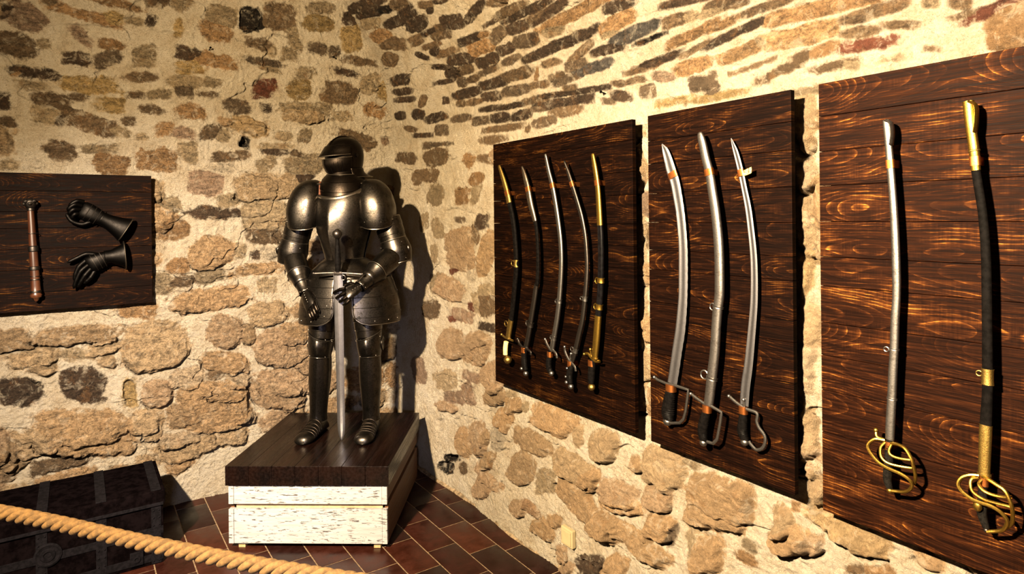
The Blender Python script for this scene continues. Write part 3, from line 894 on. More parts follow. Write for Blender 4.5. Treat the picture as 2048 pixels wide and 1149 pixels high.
# traced outlines of the sabres in wall coordinates: (y, z, width) in metres
SABRES = [
    {'x':1.728,'spine':[(2.606,1.901,0.022),(2.57,1.834,0.035),(2.539,1.768,0.039),(2.521,1.717,0.041),(2.491,1.631,0.04),(2.474,1.525,0.039),(2.469,1.409,0.039),(2.485,1.303,0.04),(2.509,1.179,0.04),(2.525,1.126,0.043),(2.543,1.061,0.041)],'cuts':[('chape','brass_aged',1.901,1.716),('scabbard','leather',1.72,1.147),('locket','brass_aged',1.152,1.058)],'bands':[(2.538,1.765)],'mounts':[(2.485,1.427,0.037,0.034)],'rings':[(2.502,1.426,0.025),(2.566,1.126,0.026)],'guard':[[(2.595,1.069),(2.561,1.059),(2.496,1.053)]],'grip':[(2.561,1.038,0.035),(2.568,1.005,0.035),(2.569,0.973,0.033)],'pommel':[(2.545,0.953,0.057)],'gmat':'brass_aged','gripmat':'ivory'},
    {'x':1.728,'spine':[(2.411,1.884,0.012),(2.39,1.839,0.032),(2.367,1.782,0.037),(2.346,1.707,0.041),(2.315,1.631,0.031),(2.301,1.563,0.027),(2.296,1.462,0.027),(2.301,1.362,0.03),(2.313,1.325,0.034),(2.326,1.27,0.035),(2.356,1.164,0.035),(2.379,1.085,0.033),(2.397,1.038,0.034)],'cuts':[('chape','steel_worn',1.884,1.628),('scabbard','leather',1.633,1.331),('locket','steel_dark',1.336,1.038)],'bands':[(2.367,1.777)],'mounts':[(2.363,1.152,0.047,0.021)],'rings':[(2.388,1.152,0.024)],'guard':[[(2.457,1.068),(2.445,1.05),(2.42,1.037),(2.396,1.035),(2.357,1.025),(2.353,1.01)]],'grip':[(2.404,1.032,0.036),(2.411,0.996,0.04),(2.41,0.963,0.042),(2.402,0.93,0.036)],'pommel':[(2.43,0.932,0.025),(2.396,0.916,0.036)],'gmat':'steel_dark','gripmat':'grip_black','copper':(2.41,1.023)},
    {'x':1.728,'spine':[(2.232,1.924,0.018),(2.211,1.855,0.027),(2.185,1.787,0.03),(2.165,1.715,0.031),(2.145,1.624,0.031),(2.131,1.535,0.031),(2.129,1.429,0.031),(2.144,1.289,0.033),(2.161,1.202,0.033),(2.181,1.129,0.034),(2.199,1.064,0.032)],'cuts':[('scabbard','steel_grey',1.925,1.064)],'bands':[(2.184,1.785)],'mounts':[(2.15,1.282,0.035,0.017),(2.185,1.115,0.035,0.018)],'rings':[(2.17,1.277,0.017),(2.208,1.112,0.018)],'guard':[[(2.243,1.1),(2.229,1.079),(2.202,1.057),(2.183,1.058),(2.165,1.046),(2.161,1.03)]],'grip':[(2.211,1.051,0.032),(2.22,1.018,0.036),(2.224,0.98,0.037),(2.212,0.96,0.032)],'pommel':[(2.202,0.955,0.033)],'gmat':'steel_grey','gripmat':'grip_black','copper':(2.214,1.037)},
    {'x':1.728,'spine':[(2.099,1.886,0.009),(2.073,1.833,0.021),(2.049,1.781,0.025),(2.017,1.711,0.024),(1.99,1.643,0.026),(1.97,1.563,0.024),(1.962,1.478,0.024),(1.963,1.418,0.026),(1.972,1.337,0.028),(1.992,1.224,0.028),(2.016,1.153,0.029),(2.041,1.08,0.029),(2.06,1.036,0.028)],'cuts':[('scabbard','steel_dark',1.886,1.036)],'bands':[(2.052,1.785)],'mounts':[(1.982,1.309,0.032,0.019),(2.041,1.084,0.033,0.017)],'rings':[(2.003,1.307,0.015),(2.067,1.084,0.019)],'guard':[[(2.106,1.088),(2.104,1.069),(2.09,1.048),(2.073,1.032),(2.063,1.028),(2.041,1.015),(2.035,0.997)],[(2.063,1.066),(2.07,1.05),(2.068,1.031)]],'grip':[(2.07,1.026,0.03),(2.072,1.0,0.037),(2.081,0.969,0.04),(2.076,0.937,0.033)],'pommel':[(2.069,0.925,0.033),(2.094,0.998,0.017),(2.103,0.96,0.017),(2.098,0.937,0.024)],'gmat':'steel_grey','gripmat':'grip_black','copper':(2.073,1.02)},
    {'x':1.728,'spine':[(1.919,1.898,0.021),(1.905,1.84,0.028),(1.891,1.767,0.029),(1.885,1.697,0.031),(1.88,1.614,0.033),(1.876,1.534,0.035),(1.878,1.423,0.036),(1.883,1.345,0.036),(1.89,1.288,0.037),(1.898,1.231,0.038),(1.908,1.149,0.039),(1.92,1.074,0.036)],'cuts':[('chape','brass',1.898,1.612),('scabbard','leather_gloss',1.616,1.243),('locket','brass',1.248,1.072)],'bands':[(1.896,1.783)],'mounts':[(1.881,1.392,0.041,0.02),(1.89,1.285,0.041,0.021)],'rings':[(1.905,1.388,0.024),(1.914,1.282,0.024)],'guard':[[(1.979,1.079),(1.958,1.085),(1.94,1.073),(1.913,1.061),(1.885,1.066)],[(1.941,1.105),(1.939,1.079),(1.928,1.067)]],'grip':[(1.931,1.064,0.036),(1.936,1.032,0.039),(1.941,0.997,0.04),(1.943,0.966,0.034)],'pommel':[(1.938,0.951,0.039)],'gmat':'brass','gripmat':'grip_black','mmat':'brass','pmat':'brass_aged','copper':(1.937,1.049)},
    {'x':1.746,'spine':[(1.567,1.907,0.003),(1.553,1.885,0.024),(1.54,1.852,0.034),(1.529,1.817,0.04),(1.511,1.772,0.039),(1.498,1.718,0.039),(1.484,1.64,0.036),(1.476,1.545,0.037),(1.476,1.449,0.038),(1.478,1.371,0.037),(1.482,1.323,0.039),(1.492,1.243,0.041),(1.506,1.174,0.041),(1.52,1.1,0.041),(1.531,1.048,0.04)],'cuts':[('blade','blade_bright',1.908,1.048)],'bands':[(1.518,1.793)],'mounts':[],'rings':[],'guard':[[(1.612,1.055),(1.597,1.049),(1.555,1.044),(1.514,1.045),(1.456,1.043),(1.462,1.003),(1.469,0.965),(1.479,0.935),(1.496,0.918),(1.537,0.906)]],'grip':[(1.534,1.04,0.037),(1.539,1.016,0.046),(1.547,0.976,0.055),(1.552,0.936,0.059),(1.547,0.912,0.042)],'pommel':[(1.552,0.908,0.037)],'gmat':'steel_grey','gripmat':'grip_black','blade':True,'corner':True,'copper':(1.536,1.032)},
    {'x':1.728,'spine':[(1.383,1.921,0.023),(1.378,1.905,0.03),(1.372,1.885,0.032),(1.36,1.835,0.034),(1.347,1.791,0.035),(1.335,1.724,0.036),(1.323,1.652,0.037),(1.314,1.568,0.038),(1.311,1.491,0.038),(1.312,1.391,0.038),(1.32,1.338,0.038),(1.326,1.28,0.038),(1.333,1.199,0.038),(1.344,1.123,0.04),(1.356,1.04,0.039),(1.36,1.019,0.038)],'cuts':[('scabbard','steel_scab',1.921,1.017)],'bands':[(1.348,1.791)],'mounts':[(1.319,1.348,0.041,0.006),(1.347,1.108,0.043,0.008)],'rings':[(1.342,1.345,0.023),(1.379,1.113,0.029)],'guard':[[(1.43,1.038),(1.409,1.029),(1.373,1.017),(1.349,1.016),(1.306,1.006),(1.311,0.974),(1.319,0.936),(1.325,0.912),(1.341,0.894),(1.365,0.893)]],'grip':[(1.363,1.013,0.032),(1.369,0.988,0.039),(1.38,0.954,0.046),(1.386,0.917,0.045),(1.38,0.888,0.035)],'pommel':[(1.381,0.885,0.031)],'gmat':'steel_grey','gripmat':'grip_black','corner':True,'copper':(1.366,1.002)},
    {'x':1.746,'spine':[(1.275,1.897,0.002),(1.267,1.875,0.012),(1.257,1.848,0.019),(1.241,1.791,0.021),(1.228,1.733,0.021),(1.214,1.668,0.023),(1.204,1.593,0.024),(1.197,1.525,0.025),(1.195,1.46,0.026),(1.196,1.398,0.027),(1.199,1.349,0.028),(1.208,1.265,0.03),(1.219,1.174,0.033),(1.231,1.101,0.035),(1.236,1.042,0.033)],'cuts':[('blade','blade_bright',1.897,1.042)],'bands':[(1.239,1.783)],'mounts':[],'rings':[],'guard':[[(1.29,1.059),(1.259,1.043),(1.227,1.033),(1.189,1.029),(1.189,1.003),(1.181,0.985),(1.166,0.971),(1.16,0.957),(1.163,0.939),(1.173,0.923),(1.192,0.914),(1.21,0.924),(1.218,0.933)],[(1.235,1.06),(1.234,1.046),(1.233,1.032)]],'grip':[(1.236,1.036,0.027),(1.239,1.014,0.031),(1.242,0.986,0.037),(1.244,0.955,0.04),(1.234,0.929,0.031)],'pommel':[(1.234,0.925,0.028)],'gmat':'steel_grey','gripmat':'grip_black','blade':True,'copper':(1.239,1.026),'ticket':(1.225,1.78,1.194,1.789)},
    {'x':1.728,'spine':[(0.792,1.89,0.018),(0.787,1.834,0.019),(0.783,1.778,0.02),(0.777,1.688,0.02),(0.773,1.6,0.021),(0.771,1.514,0.022),(0.771,1.44,0.021),(0.775,1.376,0.022),(0.778,1.299,0.022),(0.782,1.235,0.023),(0.785,1.17,0.023),(0.789,1.108,0.024),(0.791,1.063,0.023)],'cuts':[('scabbard','steel_scab',1.89,1.063)],'bands':[(0.783,1.776)],'mounts':[(0.778,1.299,0.024,0.004),(0.785,1.17,0.025,0.004)],'rings':[(0.799,1.295,0.01)],'guard':[[(0.801,1.059),(0.823,1.057),(0.838,1.041),(0.836,1.026),(0.814,1.004),(0.789,0.995),(0.757,0.99),(0.738,0.981),(0.733,0.969),(0.74,0.954),(0.757,0.941),(0.785,0.933)],[(0.801,1.054),(0.808,1.04),(0.805,1.02),(0.792,1.009),(0.771,1.006),(0.739,1.008),(0.728,1.009)],[(0.785,1.053),(0.786,1.039),(0.779,1.03),(0.76,1.026),(0.732,1.027)],[(0.786,1.056),(0.763,1.059),(0.746,1.055),(0.732,1.037),(0.728,1.021),(0.725,0.998),(0.728,0.982),(0.733,0.97)],[(0.823,1.079),(0.819,1.065),(0.803,1.06)]],'grip':[(0.791,1.061,0.017),(0.793,1.03,0.021),(0.795,0.99,0.024),(0.798,0.957,0.022),(0.792,0.934,0.016)],'pommel':[(0.791,0.931,0.017)],'gmat':'brass','gripmat':'grip_wire','pmat':'brass','basket':True,'copper':(0.793,1.045),'drag':[(0.792,1.89),(0.78,1.88),(0.777,1.853),(0.78,1.825)]},
    {'x':1.728,'spine':[(0.609,1.911,0.024),(0.605,1.858,0.022),(0.598,1.793,0.022),(0.595,1.748,0.02),(0.59,1.708,0.02),(0.582,1.64,0.02),(0.577,1.551,0.021),(0.576,1.459,0.022),(0.576,1.385,0.022),(0.576,1.287,0.023),(0.577,1.227,0.023),(0.581,1.146,0.026),(0.585,1.041,0.024)],'cuts':[('chape','brass',1.911,1.747),('scabbard','leather',1.749,1.155),('locket','brass_aged',1.157,1.04)],'bands':[(0.597,1.769)],'mounts':[(0.596,1.794,0.025,0.004),(0.576,1.269,0.025,0.037)],'rings':[(0.594,1.273,0.01)],'guard':[[(0.594,1.036),(0.61,1.033),(0.626,1.022),(0.632,1.006),(0.624,0.993),(0.606,0.983),(0.587,0.98),(0.566,0.979),(0.548,0.971),(0.538,0.957),(0.541,0.94),(0.552,0.925),(0.579,0.911)],[(0.596,1.03),(0.606,1.025),(0.606,1.011),(0.599,0.998),(0.58,0.989),(0.56,0.986),(0.531,0.985)],[(0.588,1.029),(0.591,1.019),(0.58,1.01),(0.563,1.006),(0.543,1.006),(0.531,1.009)],[(0.588,1.037),(0.574,1.036),(0.557,1.031),(0.54,1.024),(0.531,1.007),(0.527,0.99),(0.527,0.973),(0.531,0.95),(0.546,0.931)]],'grip':[(0.585,1.04,0.017),(0.588,1.004,0.019),(0.589,0.975,0.021),(0.59,0.946,0.021),(0.582,0.917,0.015)],'pommel':[(0.581,0.913,0.013)],'gmat':'brass','gripmat':'grip_wire','mmat':'brass_aged','pmat':'steel_dark','basket':True,'copper':(0.585,1.026),'boss':(0.594,0.967),'drag':[(0.607,1.91),(0.594,1.898),(0.593,1.865),(0.596,1.836)]},
]

# ------------------------------------------------------------------ sabres
M_BLADE = mat_metal('bright_blade_steel', (.115, .112, .120), .46, (.045, .041, .040), 40, .45, .08)
M_SCAB = mat_metal('worn_scabbard_steel', (0.16, 0.1488, 0.1408), .42, (0.048, 0.04, 0.0344), 34, .75, .14)
M_GREY = mat_metal('grey_hilt_steel', (0.152, 0.144, 0.136), .38, (0.04, 0.0344, 0.0296), 60, .6, .12)
M_DKST = mat_metal('darkened_steel', (0.0465, 0.03975, 0.03525), .42, (0.0165, 0.0135, 0.01125), 50, .6, .15)
M_WORN = mat_metal('worn_brown_steel', (0.12, 0.0975, 0.075), .42, (0.03375, 0.024, 0.0165), 60, .8, .2)
M_BRASS = mat_metal('yellow_brass', (0.24, 0.1462, 0.027), .38, (0.0675, 0.036, 0.00675), 45, .55, .15)
M_BRASS_AGED = mat_metal('aged_brass', (0.2025, 0.1312, 0.036), .44, (0.04875, 0.0285, 0.00825), 70, .7, .35)
M_COPPER = mat_metal('copper_strap', (0.315, 0.105, 0.028), .42, (0.126, 0.035, 0.0119), 50, .3, .1)
M_LEATHER = mat_plain('black_leather', (.0016, .0013, .0012), .6, .4, 70, .015, .2)
M_GLOSS = mat_plain('glossy_black_leather', (.0016, .0014, .0016), .28, .4, 60, .10, .1)
M_GRIP = mat_plain('black_ribbed_grip', (.0016, .0013, .0012), .5, .4, 90, .03, .2)
M_WIRE = mat_plain('wire_bound_grip', (.0035, .003, .0025), .45, .5, 140, .06, .3)
M_IVORY = mat_plain('yellowed_bone', (.36, .28, .125), .45, .25, 50, .4, .1)
MATS = {'brass_aged': M_BRASS_AGED, 'brass': M_BRASS, 'leather': M_LEATHER, 'leather_gloss': M_GLOSS, 'ivory': M_IVORY, 'steel_worn': M_WORN, 'steel_dark': M_DKST,
        'steel_grey': M_GREY, 'blade_bright': M_BLADE, 'steel_scab': M_SCAB, 'grip_black': M_GRIP, 'grip_wire': M_WIRE, 'copper': M_COPPER}


def sabre(d, label):
    sp = np.array(catmull(d['spine'], 8))
    o = np.argsort(sp[:, 1])
    sz, sy, sw = sp[o, 1], sp[o, 0], sp[o, 2]
    blade = d.get('blade')
    ymid = float(np.mean(sy))
    k = float(np.interp(ymid, [.78, 1.47, 2.6], [.5, .9, 1.45]))
    corr = 1.0 if blade else 1 / math.sqrt(1 + (.55 * k) ** 2)
    zlow = min([g[1] for g in d['grip']] + [p[1] for p in d['pommel']])
    base = Vector((BOARD_F, ymid, zlow))
    root = empty('sabre', base)
    tag(root, label, 'sabre', None)

    SAB_X = d['x']

    def at(y, z, dx=0.0):
        return Vector((SAB_X + dx, y, z)) - base

    def run(za, zb, step=.010):
        n = max(3, int(abs(za - zb) / step))
        return [(float(np.interp(z, sz, sy)), float(z), float(np.interp(z, sz, sw))) for z in np.linspace(za, zb, n)]

    for part, mk, za, zb in d['cuts']:
        bm = bmesh.new()
        rr = run(za, zb)
        if blade:
            rings = []
            for i, (y, z, w) in enumerate(rr):
                y2, z2, _ = rr[min(i + 1, len(rr) - 1)]
                y1, z1, _ = rr[max(i - 1, 0)]
                t = Vector((0, y2 - y1, z2 - z1)).normalized()
                s = Vector((0, t.z, -t.y))          # towards the cutting edge
                th = .0034 * min(1, w / .024)
                prof = [(-.5, .55), (-.44, 1.0), (-.34, .95), (-.22, .45), (.02, .42), (.14, .85), (.30, .60), (.5, .06)]
                pts = [(a, b) for a, b in prof] + [(a, -b) for a, b in reversed(prof)]
                nick = 1.0
                if d.get('nick') and i % 3 == 0 and z < 1.75:
                    nick = .955
                rings.append([at(y, z) + s * (a * w * (nick if a > .4 else 1)) + Vector((b * th + a * w * d.get('turn', 0), 0, 0)) for a, b in pts])
            add_loft(bm, rings, True, True, True)
        else:
            g = 1.0 if part == 'scabbard' else 1.05
            first = d['cuts'][0][0] == part
            pts = [at(y, z) for y, z, w in rr]
            rad = [(w * corr * .5 * g, max(.005, w * corr * .5 * .58 * g)) for y, z, w in rr]
            if first and not d.get('drag'):
                # rounded tip
                t = (pts[0] - pts[1]).normalized()
                a = rad[0]
                pts = [pts[0] + t * a[0] * .75, pts[0] + t * a[0] * .5] + pts
                rad = [(a[0] * .3, a[1] * .3), (a[0] * .75, a[1] * .75)] + rad
            add_sweep(bm, pts, rad, 14, up=(1, 0, 0), power=2.3)
            if part == 'locket':
                add_sweep(bm, [pts[-1] + Vector((0, 0, .004)), pts[-1] - Vector((0, 0, .002))], [(rad[-1][0] * 1.18, rad[-1][1] * 1.18)] * 2, 14, up=(1, 0, 0))
        ob = bm_obj(part, bm, MATS[mk], root)

    for y, z in d['bands']:                       # copper straps that hold the sabre to the board
        w = float(np.interp(z, sz, sw)) * corr
        bm = bmesh.new()
        zt = .011
        yy = [float(np.interp(z + q, sz, sy)) for q in (zt, -zt)]
        rd = (w * .5 + .0012, (.0050 if blade else max(.0055, w * .5 * .58) + .0012))
        add_sweep(bm, [at(yy[0], z + zt), at(yy[1], z - zt)], [rd, rd], 18, up=(1, 0, 0), power=3)
        add_box(bm, at(y, z, rd[1] * .6) - Vector((0, .006, zt * .9)), Vector((BOARD_F - .0006, y, z)) - base + Vector((0, .006, zt * .9)))
        bm_obj('mounting_band', bm, M_COPPER, root)
    if d.get('copper'):
        y, z = d['copper']
        w = float(np.interp(-z, [-g[1] for g in d['grip']], [g[2] for g in d['grip']])) if False else d['grip'][0][2]
        bm = bmesh.new()
        rd = (w * corr * .54, w * corr * .45)
        add_sweep(bm, [at(y, z + .012), at(y, z - .012)], [rd, rd], 18, up=(1, 0, 0), power=2.6)
        add_box(bm, at(y, z, rd[1] * .6) - Vector((0, .006, .009)), Vector((BOARD_F - .0006, y, z)) - base + Vector((0, .006, .009)))
        bm_obj('mounting_band', bm, M_COPPER, root)
    for y, z, w, h in d['mounts']:
        bm = bmesh.new()
        rd = (w * corr * .53, w * corr * .36)
        ya, yb = float(np.interp(z + h / 2, sz, sy)), float(np.interp(z - h / 2, sz, sy))
        add_sweep(bm, [at(ya, z + h / 2), at(ya * .7 + yb * .3, z + h * .22), at(yb * .7 + ya * .3, z - h * .22), at(yb, z - h / 2)],
                  [(rd[0] * 1.03, rd[1] * 1.05), (rd[0] * .97, rd[1]), (rd[0] * .97, rd[1]), (rd[0] * 1.03, rd[1] * 1.05)], 14, up=(1, 0, 0))
        mk = d.get('mmat') or ('brass_aged' if d['cuts'][0][1] == 'brass_aged' else d['gmat'])
        bm_obj('suspension_band', bm, MATS[mk if mk != 'brass' or d.get('mmat') else 'steel_scab'], root)
    for y, z, w in d['rings']:
        bm = bmesh.new()
        r = max(.006, w * .5)
        add_sweep(bm, [at(y + r * math.cos(a), z + r * math.sin(a), .004) for a in np.linspace(0, 2 * PI, 17)[:-1]], max(.0016, r * .2), 6, closed=True)
        ys = float(np.interp(z, sz, sy))
        add_sweep(bm, [at(ys, z, .0), at(y - math.copysign(r, y - ys), z, .003)], .003, 6)
        mk = d.get('mmat') or ('brass_aged' if d['cuts'][0][1] == 'brass_aged' else 'steel_grey')
        bm_obj('suspension_ring', bm, MATS[mk], root)

    for gi, g in enumerate(d['guard']):
        if d.get('corner'):
            P = [np.array(p) for p in g]
            pts = []
            for a, b in zip(P[:-1], P[1:]):
                for t in np.linspace(0, 1, 5)[:-1]:
                    pts.append(a + (b - a) * t)
            pts.append(P[-1])
            pts = np.array(pts)
        else:
            pts = np.array(catmull(g, 7))
        n = len(pts)
        q = np.linspace(0, 1, n)
        if d.get('basket'):
            dep = -.004 - .016 * np.sin(PI * np.clip(q * 1.05, 0, 1)) * (1.0 if gi < 4 else .3)
            rad = [.0043] * n if gi in (0, 3) else [.0037] * n
        else:
            dep = np.full(n, -.004)
            rad = [(.0055, .0040)] * n if gi == 0 else [(.004, .003)] * n
        P3 = [at(float(p[0]), float(p[1]), float(x)) for p, x in zip(pts, dep)]
        bm = bmesh.new()
        add_sweep(bm, P3, rad, 8, up=None if d.get('basket') else (1, 0, 0))
        e = P3[0]
        if not d.get('basket') or gi == 4:
            add_ball(bm, e, .0068, 10)
        bm_obj('guard' if gi == 0 else 'guard_branch', bm, MATS[d['gmat']], root)
    # grip: ribbed handle
    g = np.array(catmull(d['grip'], 10))
    pts = [at(p[0], p[1]) for p in g]
    rad = []
    for i, p in enumerate(g):
        rib = 1 + .035 * (1 if i % 2 else -1)
        w = p[2] * corr * (.86 if blade or d.get('corner') else 1)
        rad.append((w * .5 * rib, w * .5 * .80 * rib))
    bm = bmesh.new()
    add_sweep(bm, pts, rad, 16, up=(1, 0, 0))
    gp = bm_obj('grip', bm, MATS[d['gripmat']], root)
    for i, (y, z, w) in enumerate(d['pommel']):
        bm = bmesh.new()
        r = w * .5 * corr
        add_ball(bm, at(y, z, -.002), r, 14, (.85, 1, .85))
        big = i == 0 or w > .012
        bm_obj('pommel' if big and i == 0 else 'grip_stud', bm, MATS[d.get('pmat') or (d['gmat'] if d['gmat'] != 'steel_dark' else 'steel_grey')], root)
    if d.get('boss'):
        y, z = d['boss']
        bm = bmesh.new()
        add_ball(bm, at(y, z, -.014), .011, 12, (.5, .85, 1.1))
        bm_obj('grip_boss', bm, M_BRASS, root)
    if d.get('drag'):
        pts = catmull([(p[0], p[1]) for p in d['drag']], 5)
        bm = bmesh.new()
        add_sweep(bm, [at(p[0], p[1], 0) for p in pts], [(.004, .011)] * len(pts), 8, up=(1, 0, 0))
        bm_obj('drag', bm, MATS[d['cuts'][0][1]], root)
    if d.get('ticket'):
        y0, z0, y1, z1 = d['ticket']
        bm = bmesh.new()
        a, b = at(y0, z0, -.006), at(y1, z1, -.010)
        u = Vector((0, 0, .0095))
        off = Vector((.0012, 0, 0))
        q = [a - u, b - u, b + u, a + u]
        vs = [bm.verts.new(p) for p in q] + [bm.verts.new(p + off) for p in q]
        for f in ((3, 2, 1, 0), (4, 5, 6, 7), (0, 1, 5, 4), (1, 2, 6, 5), (2, 3, 7, 6), (3, 0, 4, 7)):
            bm.faces.new([vs[i] for i in f])
        bm_obj('inventory_ticket', bm, M_TICKET, root, smooth=False)
    return root


def mat_ticket():
    m, nt, b = new_mat('inked_brass_ticket')
    n = noise(nt, mapped(nt, objco(nt), (1, 260, 140)), 1.0, 2, .5)
    nt.links.new(mix_c(nt, remap(nt, n, .50, .56), (.40, .32, .10), (.03, .02, .006)), b.inputs['Base Color'])
    b.inputs['Roughness'].default_value = .45
    return m


M_TICKET = mat_ticket()
SABRES[5]['nick'] = True
SABRES[5]['turn'] = .03          # small turn added to tune how brightly the bare blades catch the lamps
SABRES[7]['turn'] = -.15
SAB_LABELS = [
    'slim black sabre with gilt fittings and bone grip, leftmost on the board nearest the corner',
    'black sabre with worn brown scabbard tip, second from the left on the corner board',
    'plain grey steel scabbard sabre, middle one of the five on the corner board',
    'strongly curved dark steel sabre, fourth from the left on the corner board',
    'black and yellow brass sabre with ball-ended crossguard, rightmost on the corner board',
    'bare broad curved blade with squared knuckle bow, left on the middle board',
    'sabre in thick grey steel scabbard, between the two bare blades',
    'bare slender blade with curled knuckle bow and small yellow ticket',
    'sabre in spotted grey steel scabbard with a brass basket hilt',
    'black scabbard sabre with heavy brass tip, at the right edge of the view']
for d, l in zip(SABRES, SAB_LABELS):
    sabre(d, l)

# ------------------------------------------------------------------ pedestal
PED_YAW = math.atan2(-.593, .805)
PED_O = Vector((.60, 3.41, 0))            # front left corner of the top slab
PED_W, PED_D, PED_H = .822, .86, .42
SLAB = .097


def pedestal():
    root = empty('pedestal', PED_O, PED_YAW)
    tag(root, 'low plinth with white travertine front and dark plank top carrying the suit of armour', 'pedestal')
    # plank top
    bm = bmesh.new()
    ns = 7
    for i in range(ns):
        x0, x1 = PED_W * i / ns, PED_W * (i + 1) / ns
        add_box(bm, (x0 + .0006, 0, PED_H - SLAB), (x1 - .0006, PED_D, PED_H), .0016)
    bm_obj('top', bm, M_TOP, root, smooth=False)
    z1 = PED_H - SLAB
    zm0, zm1 = .201, .227
    zb = .030
    for name, a, b in (('front_slab', zm1, z1), ('front_slab', zb, zm0)):
        bm = bmesh.new()
        add_box(bm, (.038, .012, a), (PED_W - .038, .032, b - (.0006 if b == z1 else 0)), .0015)
        bm_obj(name, bm, M_TRAV, root, smooth=False)
        for x0, x1 in ((.012, .037), (PED_W - .037, PED_W - .012)):
            bm = bmesh.new()
            add_box(bm, (x0, .010, a), (x1, .034, b - (.0006 if b == z1 else 0)), .0012)
            bm_obj('corner_strip', bm, M_TRAV, root, smooth=False)
    # recessed joint board and side boards
    bm = bmesh.new()
    add_box(bm, (.040, .036, zb + .01), (PED_W - .040, .050, z1 - .001))
    bm_obj('joint_board', bm, mat_plain('joint_board_wood', (.24, .16, .085), .7, .2), root, smooth=False)
    for x0, x1 in ((.012, .030), (PED_W - .030, PED_W - .012)):
        for a, b in ((zb, zm0 + .01), (zm1 + .015, z1 - .0006)):
            bm = bmesh.new()
            add_box(bm, (x0, .036, a), (x1, PED_D - .03, b), .0015)
            bm_obj('side_board', bm, M_SIDE, root, smooth=False)
    bm = bmesh.new()
    add_box(bm, (.03, PED_D - .03, zb), (PED_W - .03, PED_D - .012, z1 - .001))
    bm_obj('back_board', bm, M_SIDE, root, smooth=False)
    bm = bmesh.new()
    add_box(bm, (.034, .052, zb + .004), (PED_W - .034, PED_D - .034, zb + .016))
    bm_obj('bottom_board', bm, M_SIDE, root, smooth=False)
    for x in (.052, PED_W - .085):
        for y in (.030, PED_D - .08):
            bm = bmesh.new()
            add_box(bm, (x, y, .0008), (x + .034, y + .034, zb), .001)
            bm_obj('foot', bm, M_PALE, root, smooth=False)


pedestal()

# ------------------------------------------------------------------ suit of armour
M_ARM = mat_metal('burnished_armour_steel', (.046, .0395, .033), .34, (.007, .0066, .0052), 24, .92, .15, .26)
M_HELM = mat_metal('blackened_helmet_steel', (.015, .0115, .009), .36, (.0055, .0042, .0032), 22, .8, .16, .2)
M_RIM = mat_metal('bright_rolled_edge', (.17, .15, .125), .32, (.05, .04, .03), 40, .5, .1, .15)
M_PAD = mat_plain('black_padding', (.0014, .0012, .0012), .95, .3, 50, .0, .2)
M_STRAP = mat_plain('red_brown_leather', (.05, .016, .007), .55, .35, 40, .35, .2)
KN = empty('suit_of_armour', (1.262, 3.528, PED_H + .0008), math.radians(-34.65))
tag(KN, 'full suit of dark plate armour standing on the plank-topped pedestal in the corner', 'armour')


def R(z, rx, rf, rb=None, x=0.0, y=0.0, p=2.0, ridge=0.0, dz=0.0, lx=0.0):
    # half sizes right/front/back, centre, roundness, central ridge, front drop, side rise
    return dict(z=z, rx=rx, rf=rf, rb=rb if rb is not None else rf, x=x, y=y, p=p, ridge=ridge, dz=dz, lx=lx)


def ring_pts(r, angs):
    out = []
    for a in angs:
        c, s = math.cos(a), math.sin(a)
        e = 2.0 / r['p']
        cc = math.copysign(abs(c) ** e, c)
        ss = math.copysign(abs(s) ** e, s)
        x = r['x'] + r['rx'] * cc
        y = r['y'] + (r['rb'] if s > 0 else r['rf']) * ss
        if r['ridge'] and s < 0:
            y -= r['ridge'] * math.exp(-abs(c) / .38)
        out.append(Vector((x, y, r['z'] + r['dz'] * max(0, -s) + r['lx'] * c)))
    return out


def bone(p0, p1, front=(0, -1, 0)):
    p0, p1 = Vector(p0), Vector(p1)
    z = (p1 - p0).normalized()
    y = -(Vector(front) - z * z.dot(Vector(front))).normalized()
    x = y.cross(z)
    M = Matrix((x, y, z)).transposed().to_4x4()
    M.translation = p0
    return M, (p1 - p0).length


def densify(rows, n):
    """smooth in between the given rows"""
    keys = ['z', 'rx', 'rf', 'rb', 'x', 'y', 'p', 'ridge', 'dz', 'lx']
    arr = catmull([[r[k] for k in keys] for r in rows], n)
    return [dict(zip(keys, a)) for a in arr]


